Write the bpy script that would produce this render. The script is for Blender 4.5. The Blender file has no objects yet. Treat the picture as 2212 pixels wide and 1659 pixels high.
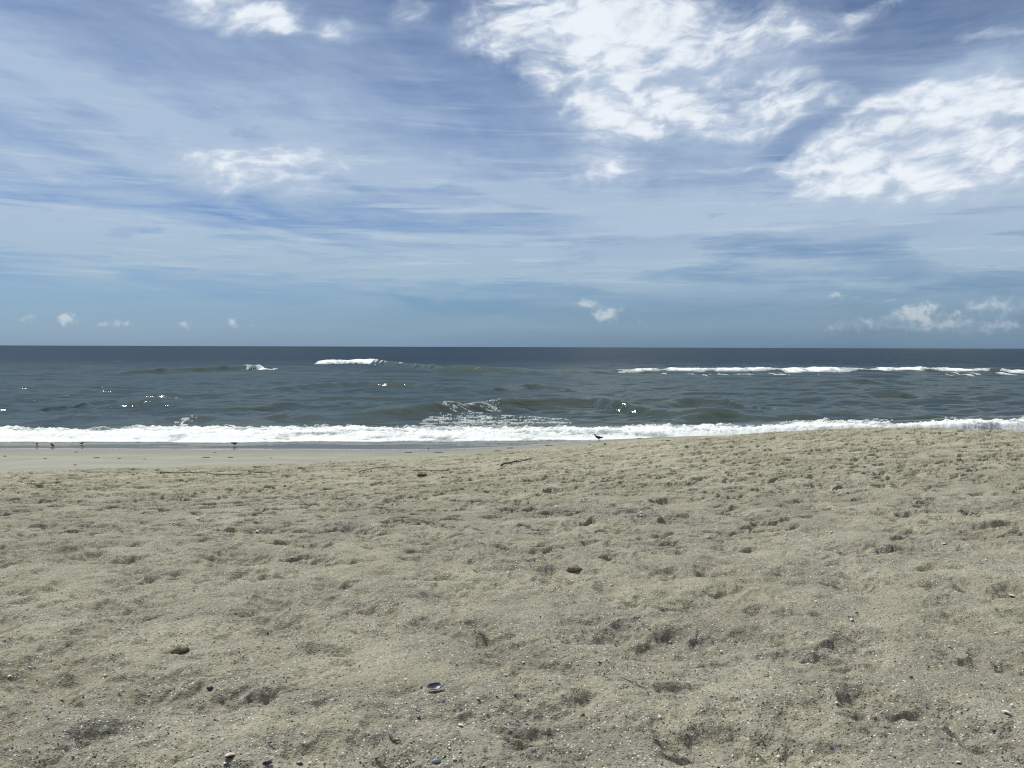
import bpy, bmesh, math, random
import numpy as np
from mathutils import Matrix, Vector, Euler

C = bpy.context.scene
R = math.radians

# ------------------------------------------------------------------ camera
CAM_H = 3.6                       # eye height above the water level
F = 1915.6                        # focal length in pixels of a 2212 px wide picture
PITCH, ROLL = 2.39, 0.185
cam_d = bpy.data.cameras.new('camera')
cam = bpy.data.objects.new('camera', cam_d)
C.collection.objects.link(cam)
CR = Matrix.Rotation(R(90 - PITCH), 3, 'X') @ Matrix.Rotation(R(ROLL), 3, 'Z')
cam.matrix_world = Matrix.Translation((0, 0, CAM_H)) @ CR.to_4x4()
cam_d.sensor_width = 36
cam_d.lens = 18 / math.tan(R(30))
cam_d.clip_start = 0.05
cam_d.clip_end = 120000
C.camera = cam

C.view_settings.view_transform = 'Standard'
C.view_settings.look = 'None'
C.view_settings.exposure = 0.0
C.view_settings.gamma = 1.0
C.view_settings.use_curve_mapping = False
C.cycles.use_denoising = False      # keep the grain of the sand
C.cycles.use_adaptive_sampling = False
C.cycles.filter_width = 1.15
C.cycles.sample_clamp_indirect = 4.0
C.cycles.max_bounces = 5
C.cycles.diffuse_bounces = 2
C.cycles.glossy_bounces = 2

# ------------------------------------------------------------------ sun
SUN_EL, SUN_AZ = 53.0, -40.0      # azimuth from +Y (the sea) towards +X
SUN_STRENGTH = 4.4
sd = bpy.data.lights.new('sun', 'SUN')
sd.energy = SUN_STRENGTH
sd.angle = R(0.5)
sd.color = (1.0, 0.985, 0.95)
sun = bpy.data.objects.new('sun', sd)
C.collection.objects.link(sun)
sdir = Vector((math.sin(R(SUN_AZ)) * math.cos(R(SUN_EL)), math.cos(R(SUN_AZ)) * math.cos(R(SUN_EL)), math.sin(R(SUN_EL))))
sun.rotation_euler = (-sdir).to_track_quat('-Z', 'Y').to_euler()
sun.location = (0, 0, 50)


def pix_dir(X, Y):
    """direction through a point of the photograph (2212 x 1659 units)"""
    return CR @ Vector(((X - 1106) / F, (829.5 - Y) / F, -1)).normalized()


def azel(X, Y):
    d = pix_dir(X, Y)
    return math.atan2(d.x, d.y), math.asin(d.z)


# ------------------------------------------------------------------ node helper
class NT:
    def __init__(s, tree):
        s.t = tree

    def new(s, kind, **kw):
        n = s.t.nodes.new(kind)
        for k, v in kw.items():
            setattr(n, k, v)
        return n

    def put(s, sock, v):
        if isinstance(v, bpy.types.NodeSocket):
            s.t.links.new(v, sock)
        else:
            sock.default_value = v

    def m(s, op, a, b=None, c=None, clamp=False):
        n = s.new('ShaderNodeMath', operation=op, use_clamp=clamp)
        for i, v in enumerate((a, b, c)):
            if v is not None:
                s.put(n.inputs[i], v)
        return n.outputs[0]

    def add(s, a, b): return s.m('ADD', a, b)
    def sub(s, a, b): return s.m('SUBTRACT', a, b)
    def mul(s, a, b): return s.m('MULTIPLY', a, b)
    def mad(s, a, b, c): return s.m('MULTIPLY_ADD', a, b, c)

    def ss(s, x, lo, hi, a=0.0, b=1.0):
        n = s.new('ShaderNodeMapRange', interpolation_type='SMOOTHSTEP')
        s.put(n.inputs['Value'], x)
        s.put(n.inputs['From Min'], lo); s.put(n.inputs['From Max'], hi)
        s.put(n.inputs['To Min'], a); s.put(n.inputs['To Max'], b)
        return n.outputs[0]

    def xyz(s, x, y, z):
        n = s.new('ShaderNodeCombineXYZ')
        for i, v in enumerate((x, y, z)):
            s.put(n.inputs[i], v)
        return n.outputs[0]

    def sep(s, v):
        n = s.new('ShaderNodeSeparateXYZ')
        s.put(n.inputs[0], v)
        return n.outputs[0], n.outputs[1], n.outputs[2]

    def noise(s, vec, scale, detail=4, rough=0.55, dist=0.0, col=False):
        n = s.new('ShaderNodeTexNoise')
        s.put(n.inputs['Vector'], vec)
        n.inputs['Scale'].default_value = scale
        n.inputs['Detail'].default_value = detail
        n.inputs['Roughness'].default_value = rough
        n.inputs['Distortion'].default_value = dist
        return n.outputs[1] if col else n.outputs[0]

    def voro(s, vec, scale, rnd=1.0):
        n = s.new('ShaderNodeTexVoronoi')
        s.put(n.inputs['Vector'], vec)
        n.inputs['Scale'].default_value = scale
        n.inputs['Randomness'].default_value = rnd
        return n.outputs['Distance'], n.outputs['Color']

    def mix(s, f, a, b, blend='MIX'):
        n = s.new('ShaderNodeMix', data_type='RGBA', blend_type=blend)
        s.put(n.inputs[0], f)
        for i, v in ((6, a), (7, b)):
            if isinstance(v, tuple) and len(v) == 3:
                v = v + (1.0,)
            s.put(n.inputs[i], v)
        return n.outputs[2]

    def attr(s, name):
        return s.new('ShaderNodeAttribute', attribute_name=name).outputs['Fac']

    def ramp(s, f, stops):
        n = s.new('ShaderNodeValToRGB')
        e = n.color_ramp.elements
        while len(e) < len(stops):
            e.new(0.5)
        for el, (p, c) in zip(e, stops):
            el.position = p
            el.color = tuple(c) + (1.0,) if len(c) == 3 else c
        s.put(n.inputs[0], f)
        return n.outputs[0]


# ------------------------------------------------------------------ sky
world = bpy.data.worlds.new('World')
C.world = world
world.use_nodes = True
wt = world.node_tree
wt.nodes.clear()
W = NT(wt)
WS = 0.10
sky = W.new('ShaderNodeTexSky', sky_type='NISHITA')
sky.sun_disc = False
sky.sun_elevation = R(SUN_EL)
sky.sun_rotation = R(SUN_AZ)
sky.altitude = 0
sky.air_density = 1.0
sky.dust_density = 0.6
sky.ozone_density = 2.0
tc = W.new('ShaderNodeTexCoord').outputs['Generated']
dx, dy, dz = W.sep(tc)
az = W.m('ARCTAN2', dx, dy)
el = W.m('ARCSINE', dz)
pl = W.m('DIVIDE', 1.0, W.add(W.m('MAXIMUM', dz, 0.0), 0.07))
cpx, cpy = W.mul(dx, pl), W.mul(dy, pl)

# the blue of the air: the sky model, filtered a little towards the photograph's cool white balance
tint = W.ramp(W.m('DIVIDE', el, 0.42, clamp=True), [
    (0.0, (0.30, 0.52, 1.02)), (0.035, (0.31, 0.49, 0.87)), (0.10, (0.31, 0.47, 0.77)), (0.25, (0.33, 0.465, 0.70)), (0.50, (0.33, 0.44, 0.65)), (0.87, (0.28, 0.365, 0.51)), (1.0, (0.28, 0.36, 0.50))])
air = W.mix(1.0, sky.outputs[0], tint, 'MULTIPLY')


def K(c, s=1.0):
    return tuple(v * s / WS for v in c)


def wvec(a, b, c=0.0):
    return W.xyz(a, b, c)


# warp for ragged edges
wn = W.noise(wvec(W.mul(az, 1.0), W.mul(el, 1.8), 3.1), 9.0, 3, 0.5, col=True)
wr, wg, wb = W.sep(wn)
az_w = W.mad(W.sub(wr, 0.5), 0.075, az)
el_w = W.mad(W.sub(wg, 0.5), 0.040, el)


def blob(X, Y, rx, ry, rot=0.0, w=1.0, warped=True):
    a0, e0 = azel(X, Y)
    A, E = (az_w, el_w) if warped else (az, el)
    u, v = W.sub(A, a0), W.sub(E, e0)
    c, s = math.cos(R(rot)), math.sin(R(rot))
    kx, ky = F / rx, F / ry
    p = W.add(W.mul(u, c * kx), W.mul(v, s * kx))
    q = W.add(W.mul(u, -s * ky), W.mul(v, c * ky))
    d2 = W.add(W.mul(p, p), W.mul(q, q))
    return W.mul(W.m('EXPONENT', W.mul(d2, -1.0)), w)


def total(bl):
    r = bl[0]
    for b in bl[1:]:
        r = W.add(r, b)
    return r


# --- high thin veil (cirrus): long streaks on the cloud plane
ca, sa = math.cos(R(14)), math.sin(R(14))
sx = W.sub(W.mul(cpx, ca), W.mul(cpy, sa))       # across the streaks
sy = W.add(W.mul(cpx, sa), W.mul(cpy, ca))       # along them
ci1 = W.noise(wvec(W.mul(sx, 1.0), W.mul(sy, 0.32), 1.7), 1.5, 6, 0.56, 0.6)
ci2 = W.noise(wvec(W.mul(sx, 2.6), W.mul(sy, 0.38), 7.7), 1.2, 6, 0.58, 0.9)
hz = W.noise(wvec(W.mul(az, 1.0), W.mul(el, 7.5), 5.2), 4.2, 6, 0.58, 0.4)      # flat layers seen edge on
veil_el = W.ramp(W.m('DIVIDE', el, 0.42, clamp=True), [
    (0.0, (0.10,) * 3), (0.10, (0.16,) * 3), (0.22, (0.56,) * 3), (0.42, (0.64,) * 3), (0.62, (0.56,) * 3), (0.9, (0.34,) * 3), (1.0, (0.30,) * 3)])
veil = W.add(0.30, W.add(W.mul(W.ss(ci1, 0.36, 0.70), 0.26), W.mul(W.ss(ci2, 0.40, 0.75), 0.14)))
flat = W.noise(wvec(W.mul(W.mad(el, 0.35, az), 1.0), W.mul(el, 4.0), 8.8), 5.0, 7, 0.6, 0.5)
veil = W.add(veil, W.mul(W.ss(flat, 0.34, 0.72), 0.34))
lowsel = W.ss(el, 0.20, 0.11)
veil = W.add(W.mul(veil, W.sub(1.0, W.mul(lowsel, 0.55))), W.mul(W.mul(W.ss(hz, 0.36, 0.62), 0.85), lowsel))
veil = W.mul(veil, W.mul(veil_el, 1.65))
# extra soft sheets
sheets = total([
    blob(250, 200, 420, 70, -12, 0.30), blob(330, 270, 330, 26, -24, 0.20), blob(620, 310, 180, 40, -14, 0.34),
    blob(1500, 480, 420, 34, 2, 0.42), blob(1050, 410, 330, 16, -9, 0.34), blob(900, 330, 120, 50, -20, 0.16),
    blob(1740, 585, 150, 16, 0, 0.5), blob(1830, 612, 190, 9, 0, 0.4), blob(2110, 560, 110, 24, 4, 0.62),
    blob(1000, 560, 500, 50, 0, 0.25), blob(330, 560, 420, 45, 0, 0.20), blob(1930, 420, 380, 22, 3, 0.3),
    blob(60, 365, 60, 10, -12, 0.3), blob(880, 395, 70, 12, 4, 0.4), blob(1250, 440, 200, 14, -22, 0.2),
    blob(2100, 155, 160, 26, 8, 0.30), blob(1620, 120, 240, 44, 6, 0.20), blob(1900, 500, 280, 16, 2, 0.25)])
fine = W.noise(wvec(W.mul(az, 1.0), W.mul(el, 3.0), 2.2), 16.0, 6, 0.6, 0.3)
sheets = W.mul(sheets, W.ss(fine, 0.22, 0.60, 0.45, 1.15))
# contrail-like line on the left
t0 = azel(0, 112); t1 = azel(480, 303)
ln = math.hypot(t1[0] - t0[0], t1[1] - t0[1])
ux, uy = (t1[0] - t0[0]) / ln, (t1[1] - t0[1]) / ln
A0, E0 = W.sub(az, t0[0]), W.sub(el, t0[1])
al = W.add(W.mul(A0, ux), W.mul(E0, uy))
ac = W.mad(W.sub(wr, 0.5), 0.010, W.sub(W.mul(E0, ux), W.mul(A0, uy)))
trail = W.mul(W.m('EXPONENT', W.mul(W.mul(ac, ac), -1.0 / (0.0062 ** 2))), W.ss(al, ln * 1.15, ln * 0.85, 0, 0.40))
veil = W.add(W.add(veil, sheets), trail)
# clearer blue holes
holes = total([blob(620, 345, 110, 14, 8, 0.35), blob(900, 405, 170, 14, 2, 0.42), blob(500, 440, 170, 24, -6, 0.32),
               blob(1760, 300, 130, 30, 12, 0.15), blob(960, 645, 190, 12, 0, 0.4), blob(1500, 500, 420, 7, 3, 0.25),
               blob(1900, 60, 160, 60, 0, 0.10), blob(170, 335, 110, 16, -14, 0.30), blob(1750, 40, 220, 40, 4, 0.15)])
# thin wisps, finer and flatter towards the horizon
wz = W.add(el, 0.10)
wsx, wsy = W.m('DIVIDE', az, W.mad(wz, 2.2, 0.35)), W.m('LOGARITHM', wz, 2.718)
wisp = W.noise(wvec(W.mad(wsy, 0.9, wsx), W.mul(wsy, 3.0), 12.0), 3.6, 9, 0.62, 0.5)
wisp2 = W.noise(wvec(W.mad(wsy, -0.4, wsx), W.mul(wsy, 4.5), 15.0), 7.5, 8, 0.64, 0.4)
veil = W.add(veil, W.mul(W.add(W.mul(W.sub(wisp, 0.5), 1.5), W.mul(W.sub(wisp2, 0.5), 0.9)), W.mul(W.ss(el, 0.03, 0.11, 0.10, 0.62), W.ss(el, 0.18, 0.34, 0.66, 0.30))))
veil = W.m('MAXIMUM', W.sub(veil, holes), 0.0)
veil = W.m('MINIMUM', veil, 0.88)
veil_col = W.ramp(W.m('DIVIDE', el, 0.42, clamp=True), [
    (0.0, (0.31, 0.42, 0.53)), (0.12, (0.37, 0.50, 0.60)), (0.3, (0.44, 0.56, 0.69)), (1.0, (0.44, 0.56, 0.75))])
veil_col = W.mix(1.0, veil_col, (1 / WS, 1 / WS, 1 / WS), 'MULTIPLY')
base = W.mix(veil, air, veil_col)
band = W.mul(W.ss(el, 0.035, 0.10), W.ss(el, 0.34, 0.18))
w3 = W.noise(wvec(W.mad(wsy, 0.3, wsx), W.mul(wsy, 3.6), 21.0), 5.0, 9, 0.62, 0.7)
w4 = W.noise(wvec(W.mad(wsy, -0.2, wsx), W.mul(wsy, 5.5), 25.0), 9.0, 8, 0.62, 0.5)
wmix = W.add(W.mul(w3, 0.6), W.mul(w4, 0.4))
base = W.mix(W.mul(W.ss(wmix, 0.50, 0.68), W.mul(band, 0.60)), base, K((0.55, 0.645, 0.735)))
base = W.mix(W.mul(W.ss(wmix, 0.47, 0.33), W.mul(band, 0.26)), base, K((0.29, 0.42, 0.58)))

# overhead, out of view, a whitish veil added to brighten and warm the shadows
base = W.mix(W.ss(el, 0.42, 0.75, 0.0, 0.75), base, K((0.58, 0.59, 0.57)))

# a layer with a scalloped lower edge, right of the middle
en = W.noise(wvec(az, 0.0, 6.0), 7.0, 5, 0.55)
e_edge = W.add(azel(1600, 500)[1], W.mad(W.sub(en, 0.5), 0.05, W.mul(W.sub(az, azel(1600, 500)[0]), 0.02)))
eh = W.sub(el, e_edge)
lay = W.mul(W.ss(eh, -0.001, 0.004), W.ss(eh, 0.055, 0.004))
lay = W.mul(lay, W.mul(W.ss(az, azel(1130, 500)[0], azel(1350, 500)[0]), W.ss(az, azel(2060, 500)[0], azel(1850, 500)[0])))
und = W.mul(W.ss(eh, 0.0, -0.004), W.ss(eh, -0.030, -0.004))
und = W.mul(und, W.mul(W.ss(az, azel(1130, 500)[0], azel(1400, 500)[0]), W.ss(az, azel(2212, 500)[0], azel(1950, 500)[0])))
base = W.mix(W.mul(lay, 0.42), base, K((0.47, 0.58, 0.72)))
base = W.mix(W.mul(und, 0.38), base, K((0.29, 0.40, 0.58)))

# --- cumulus masses
cum = total([
    blob(1330, 125, 230, 112, -18, 1.2), blob(1290, 190, 190, 40, -14, 0.5), blob(1560, 60, 230, 40, 0, 0.45), blob(1640, 250, 260, 40, 2, 0.5), blob(1250, 90, 120, 50, 12, 0.45), blob(1460, 235, 210, 46, -8, 1.0), blob(1410, 40, 130, 40, 0, 0.8),
    blob(1590, 150, 170, 44, -16, 0.75), blob(1700, 230, 140, 26, 4, 0.65), blob(1700, 90, 110, 26, 4, 0.50), blob(1110, 62, 90, 30, 0, 0.40), blob(1060, 110, 70, 18, 0, 0.24),
    blob(2130, 270, 240, 88, 8, 1.6), blob(1900, 330, 220, 58, 12, 1.15), blob(2160, 355, 230, 50, 0, 1.2), blob(1990, 225, 110, 34, 14, 0.6), blob(2180, 200, 110, 30, 0, 0.5),
    blob(480, 16, 135, 34, -4, 1.1), blob(415, 10, 60, 28, 0, 0.7), blob(640, 52, 70, 18, 0, 0.62), blob(742, 62, 48, 24, -10, 0.78), blob(880, 30, 40, 40, 0, 0.36),
    blob(500, 378, 160, 48, -6, 1.05), blob(610, 352, 130, 34, 12, 1.05), blob(1300, 376, 66, 38, 0, 1.0), blob(2140, 82, 80, 16, 0, 0.60), blob(1890, 15, 80, 12, 12, 0.40),
    blob(1310, 5, 160, 30, 0, 0.5), blob(1735, 300, 120, 26, 22, -0.75), blob(1830, 180, 160, 30, 10, -0.3), blob(1580, 368, 60, 6, 4, 0.42), blob(700, 10, 60, 10, 0, 0.2)])
# ragged texture, stretched flat and tilted a little
tvx = W.add(az_w, W.mul(el_w, -0.5))
f1 = W.noise(wvec(W.mul(tvx, 1.0), W.mul(el_w, 1.75), 0.4), 11.0, 6, 0.52, 0.0)
f2 = W.noise(wvec(W.mul(tvx, 1.0), W.mul(el_w, 2.1), 4.4), 30.0, 6, 0.55, 0.0)
ftex = W.add(W.mul(W.sub(f1, 0.5), 2.0), W.mul(W.sub(f2, 0.5), 1.5))
cum = W.m('MINIMUM', W.mul(cum, 0.80), W.mad(cum, 0.22, 0.52))
cd = W.add(cum, W.mul(ftex, W.ss(cum, 0.0, 0.36)))
cov = W.mul(W.ss(cd, 0.0, 1.08), W.ss(cd, 0.0, 0.30))
shade = W.ss(W.add(cd, W.add(W.mul(W.sub(f2, 0.5), 1.6), W.mul(W.sub(f1, 0.5), 0.8))), 0.35, 1.45)
ccol = W.mix(shade, K((0.52, 0.61, 0.74)), K((0.86, 0.91, 0.96)))
base = W.mix(W.mul(cov, 0.96), base, ccol)

# --- small heaped clouds low over the sea
hwn = W.noise(wvec(az, el, 9.3), 75.0, 5, 0.62, col=True)
hr, hg, hb = W.sep(hwn)
az_h = W.mad(W.sub(hr, 0.5), 0.026, az)
el_h = W.mad(W.sub(hg, 0.5), 0.018, el)


def low(X, Y, rx, ry, w=1.0):
    a0, e0 = azel(X, Y)
    u, v = W.mul(W.sub(az_h, a0), F / rx), W.mul(W.sub(el_h, e0), F / ry)
    d2 = W.add(W.mul(u, u), W.mul(v, v))
    return W.mul(W.m('EXPONENT', W.mul(d2, -1.0)), w)


heap = total([low(1310, 678, 28, 18, 1.0), low(1262, 655, 40, 10, 0.7), low(1380, 695, 10, 6, 0.4),
              low(1803, 640, 26, 11, 1.0), low(1855, 645, 14, 5, 0.5), low(1960, 672, 30, 13, 1.0), low(2005, 664, 20, 12, 1.0), low(1985, 688, 36, 8, 0.4),
              low(2118, 658, 26, 12, 0.9), low(2175, 668, 30, 10, 0.45), low(2075, 678, 14, 5, 0.45), low(1925, 648, 24, 5, 0.5),
              low(146, 687, 16, 12, 0.9), low(52, 688, 17, 10, 0.7), low(264, 696, 16, 9, 0.75), low(222, 700, 16, 7, 0.6), low(393, 701, 22, 8, 0.75),
              low(500, 698, 16, 10, 0.75), low(530, 704, 14, 4, 0.35), low(1840, 700, 70, 14, 0.38), low(2080, 700, 130, 22, 0.45), low(2200, 650, 60, 14, 0.35), low(1990, 705, 200, 14, 0.18), low(2150, 700, 90, 10, 0.14), low(1900, 690, 60, 10, 0.22)])
hcov = W.ss(W.add(heap, W.mul(W.sub(hb, 0.5), 0.9)), 0.14, 1.0)
hcol = W.mix(W.ss(W.add(hb, W.mul(W.sub(heap, 0.6), 0.35)), 0.38, 0.66), K((0.38, 0.48, 0.58)), K((0.68, 0.74, 0.77)))
base = W.mix(W.mul(hcov, 0.58), base, hcol)
dark = total([low(1785, 660, 40, 6, 0.75), low(1230, 628, 26, 10, 0.42), low(1560, 704, 26, 4, 0.35), low(2140, 650, 22, 5, 0.35), low(1545, 465, 30, 5, 0.5),
              low(1640, 435, 80, 10, 0.35), low(1290, 470, 30, 4, 0.35), low(1085, 622, 18, 5, 0.25), low(1950, 690, 200, 22, 0.30), low(590, 575, 26, 5, 0.3), low(470, 575, 60, 5, 0.25)])
base = W.mix(W.mul(W.ss(dark, 0.10, 0.9), 0.75), base, K((0.27, 0.36, 0.47)))
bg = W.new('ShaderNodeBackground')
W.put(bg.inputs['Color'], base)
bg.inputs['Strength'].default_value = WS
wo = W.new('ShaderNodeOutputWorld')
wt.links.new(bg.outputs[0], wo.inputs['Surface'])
world.cycles.sampling_method = 'MANUAL'
world.cycles.sample_map_resolution = 512

# ------------------------------------------------------------------ numpy noise
rs = np.random.RandomState(11)
_perm = rs.permutation(512)
_perm = np.concatenate([_perm, _perm]).astype(np.int32)
_ga = rs.rand(512) * 2 * np.pi
_gx, _gy = np.cos(_ga).astype(np.float32), np.sin(_ga).astype(np.float32)


def perlin(x, y, seed=0):
    x = x.astype(np.float32) + np.float32(seed * 17.37); y = y.astype(np.float32) + np.float32(seed * 9.71)
    xf, yf = np.floor(x), np.floor(y)
    xi, yi = xf.astype(np.int32) & 511, yf.astype(np.int32) & 511
    fx, fy = x - xf, y - yf
    u, v = fx * fx * fx * (fx * (fx * 6 - 15) + 10), fy * fy * fy * (fy * (fy * 6 - 15) + 10)

    def g(ix, iy, px, py):
        h = _perm[_perm[ix & 511] + (iy & 511)]
        return _gx[h] * px + _gy[h] * py
    a = g(xi, yi, fx, fy); b = g(xi + 1, yi, fx - 1, fy)
    c = g(xi, yi + 1, fx, fy - 1); d = g(xi + 1, yi + 1, fx - 1, fy - 1)
    return (a + u * (b - a) + v * ((c + u * (d - c)) - (a + u * (b - a)))) * 1.5


def fbm(x, y, scale, oct=4, rough=0.5, seed=0, ridged=False):
    r = 0; amp = 1.0; tot = 0
    for o in range(oct):
        n = perlin(x * scale, y * scale, seed + o)
        if ridged:
            n = 1 - 2 * np.abs(n)
        r = r + n * amp; tot += amp
        amp *= rough; scale *= 2.03
    return r / tot


def sstep(x, a, b):
    t = np.clip((x - a) / (b - a), 0, 1)
    return t * t * (3 - 2 * t)


def table(pts, smooth):
    xs = np.linspace(-5, 60, 2601)
    ys = np.interp(xs, [p[0] for p in pts], [p[1] for p in pts])
    k = np.exp(-np.linspace(-3, 3, int(smooth / 0.025) | 1) ** 2 / 2); k /= k.sum()
    n = len(k) // 2
    ys2 = np.convolve(np.pad(ys, n, mode='edge'), k, mode='valid')
    return xs, ys2


TL = table([(-5, 2.1), (0, 2.02), (4, 1.96), (10, 1.60), (16, 1.17), (22, 0.68), (27, 0.28), (31, 0.0), (40, -0.62), (60, -2)], 5)
TR = table([(-5, 2.1), (0, 2.05), (4, 2.03), (10, 1.97), (16, 1.87), (20, 1.74), (22, 1.55), (25, 1.18), (30, 0.58), (36.5, 0.0), (45, -0.7), (60, -2)], 3)


def base_z(x, y):
    t = sstep(x, -3.5, 9.5)
    t = t * (1 - 0.22 * sstep(x, 9.5, 15.0))
    L = np.interp(y, *TL); Rr = np.interp(y, *TR)
    return L + (Rr - L) * t


def hit_base(X, Y):
    """where the sight line through a photograph point meets the smooth beach"""
    d = pix_dir(X, Y)
    ys = np.linspace(1.5, 60, 6000)
    zs = CAM_H + ys * d.z / d.y
    k = np.argmax(zs <= base_z(ys * d.x / d.y, ys))
    if zs[k] > base_z(np.array([ys[k] * d.x / d.y]), np.array([ys[k]]))[0]:
        k = len(ys) - 1
    return ys[k] * d.x / d.y, ys[k]


def hit_z(X, Y, z):
    d = pix_dir(X, Y)
    t = (z - CAM_H) / d.z
    return d.x * t, d.y * t


O2 = 2212 / 3264.0      # original pixels -> 2212 units


def mesh_grid(name, X, Y, Z, keep=None, attrs={}, smooth=True):
    """a sheet from 2-d coordinate arrays (rows x columns), faces where keep is true"""
    nr, nc = X.shape
    idx = np.arange(nr * nc).reshape(nr, nc)
    q = np.stack([idx[:-1, :-1], idx[:-1, 1:], idx[1:, 1:], idx[1:, :-1]], -1).reshape(-1, 4)
    co = np.stack([X, Y, Z], -1).reshape(-1, 3).astype(np.float32)
    at = {k: v.reshape(-1).astype(np.float32) for k, v in attrs.items()}
    if keep is not None:
        kf = (keep[:-1, :-1] | keep[:-1, 1:] | keep[1:, 1:] | keep[1:, :-1]).reshape(-1)
        q = q[kf]
        used = np.zeros(nr * nc, bool); used[q.reshape(-1)] = True
        remap = np.cumsum(used) - 1
        q = remap[q]; co = co[used]
        at = {k: v[used] for k, v in at.items()}
    me = bpy.data.meshes.new(name)
    me.vertices.add(len(co)); me.vertices.foreach_set('co', co.reshape(-1))
    me.loops.add(q.size); me.loops.foreach_set('vertex_index', q.reshape(-1).astype(np.int32))
    me.polygons.add(len(q))
    me.polygons.foreach_set('loop_start', np.arange(0, q.size, 4, dtype=np.int32))
    me.polygons.foreach_set('loop_total', np.full(len(q), 4, np.int32))
    me.update(calc_edges=True)
    if smooth:
        me.polygons.foreach_set('use_smooth', np.ones(len(q), bool))
    for k, v in at.items():
        a = me.attributes.new(k, 'FLOAT', 'POINT')
        a.data.foreach_set('value', v)
    ob = bpy.data.objects.new(name, me)
    C.collection.objects.link(ob)
    return ob


def material(name):
    m = bpy.data.materials.new(name)
    m.use_nodes = True
    nt = NT(m.node_tree)
    b = m.node_tree.nodes['Principled BSDF']
    return m, nt, b


# ------------------------------------------------------------------ sand sheet
def cols(n_in, lim_in=0.68, lim_out=1.9, n_out=120):
    a = np.linspace(-lim_in, lim_in, n_in)
    b = lim_in + (lim_out - lim_in) * (np.linspace(0, 1, n_out + 1)[1:]) ** 1.6
    return np.concatenate([-b[::-1], a, b])


QS = 1.0
sand_u = cols(int(2100 * QS))
v_rows = np.linspace(1.6 / 1.9, 1.6 / 7.0, int(900 * QS))
d_a = 1.6 / v_rows
d_b = 7 + np.cumsum(np.linspace(0.016, 0.032, int(800 * QS)) / QS)
d_c = np.arange(d_b[-1] + 0.08, 46, 0.10 / QS)
sand_d = np.concatenate([d_a, d_b, d_c])
SU, SD = np.meshgrid(sand_u, sand_d)
SX, SY = SU * SD, SD.copy()
print('sand grid', SX.shape)
SB = base_z(SX, SY)

# where the beach is trodden: up to an uneven line short of the water
tl = [hit_base(x * O2, y * O2) for x, y in ((0, 1507), (400, 1497), (800, 1487), (1100, 1474), (1400, 1458), (1600, 1444), (1800, 1430), (2000, 1411), (2120, 1399))]
tb = np.interp(SU[0], [-2.5] + [p[0] / p[1] for p in tl] + [0.20, 2.0], [tl[0][1]] + [p[1] for p in tl] + [26.0, 26.5])
print('trodden', tl)
edge_n = fbm(SX, SY, 0.9, 3, 0.55, 3)
tread = sstep(tb[None, :] - SY + edge_n * 1.3, -0.5, 1.2)
near = 1 - sstep(SY, 6.0, 11.0)           # looser, softer sand close by

wx = fbm(SX, SY, 5.0, 3, 0.6, 21) * 0.045
wy = fbm(SX, SY, 5.0, 3, 0.6, 31) * 0.045
H = np.zeros_like(SB, dtype=np.float32)
# wind and foot worn relief
big = fbm(SX * 0.8, SY, 0.9, 3, 0.5, 40)
mid = fbm(SX + wx, SY + wy, 2.6, 4, 0.52, 44)
rid = fbm(SX + 2 * wx, SY + 2 * wy, 3.6, 4, 0.55, 50, True)
H += tread * (0.046 * big + 0.040 * mid)
soft1 = fbm(SX + 2 * wx, SY + 2 * wy, 1.25, 3, 0.48, 47, True)
near2 = 1 - sstep(SY, 8.0, 14.0)
H += tread * near2 * (0.100 * soft1 + 0.035 * mid) + tread * (1 - near2) * 0.03 * soft1
H += tread * 0.020 * (rid - 0.1) * (1 - 0.35 * near)
crust = fbm(SX * 0.8 + wx, SY + wy, 2.6, 3, 0.48, 71)
crust2 = fbm(SX * 0.85 + wx * 0.6, SY + wy * 0.6, 5.5, 2, 0.5, 77)
low_cr = fbm(SX * 0.7 + wx, SY + wy, 1.5, 3, 0.45, 79)
cpat = sstep(fbm(SX, SY, 0.7, 3, 0.5, 83), -0.30, 0.15)
H += tread * (0.050 * sstep(low_cr, 0.06, 0.13) + 0.036 * sstep(crust, 0.04, 0.12) * (0.35 + 0.65 * cpat) + 0.013 * sstep(crust2, 0.08, 0.18) * cpat) * (1 - 0.75 * near)
lump = fbm(SX, SY, 13.0, 3, 0.6, 60)
lumpm = sstep(fbm(SX, SY, 1.1, 2, 0.5, 66), -0.25, 0.35)
H += tread * (0.010 * lump * lumpm + 0.005 * lump)
H += (1 - tread) * (0.010 * fbm(SX, SY, 0.5, 2, 0.5, 70) + 0.0022 * lump * sstep(edge_n, 0.0, 0.5))


SMOOTH = hit_base(2160 * O2, 2380 * O2)        # a patch of the foreground that nobody has trodden deep


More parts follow.
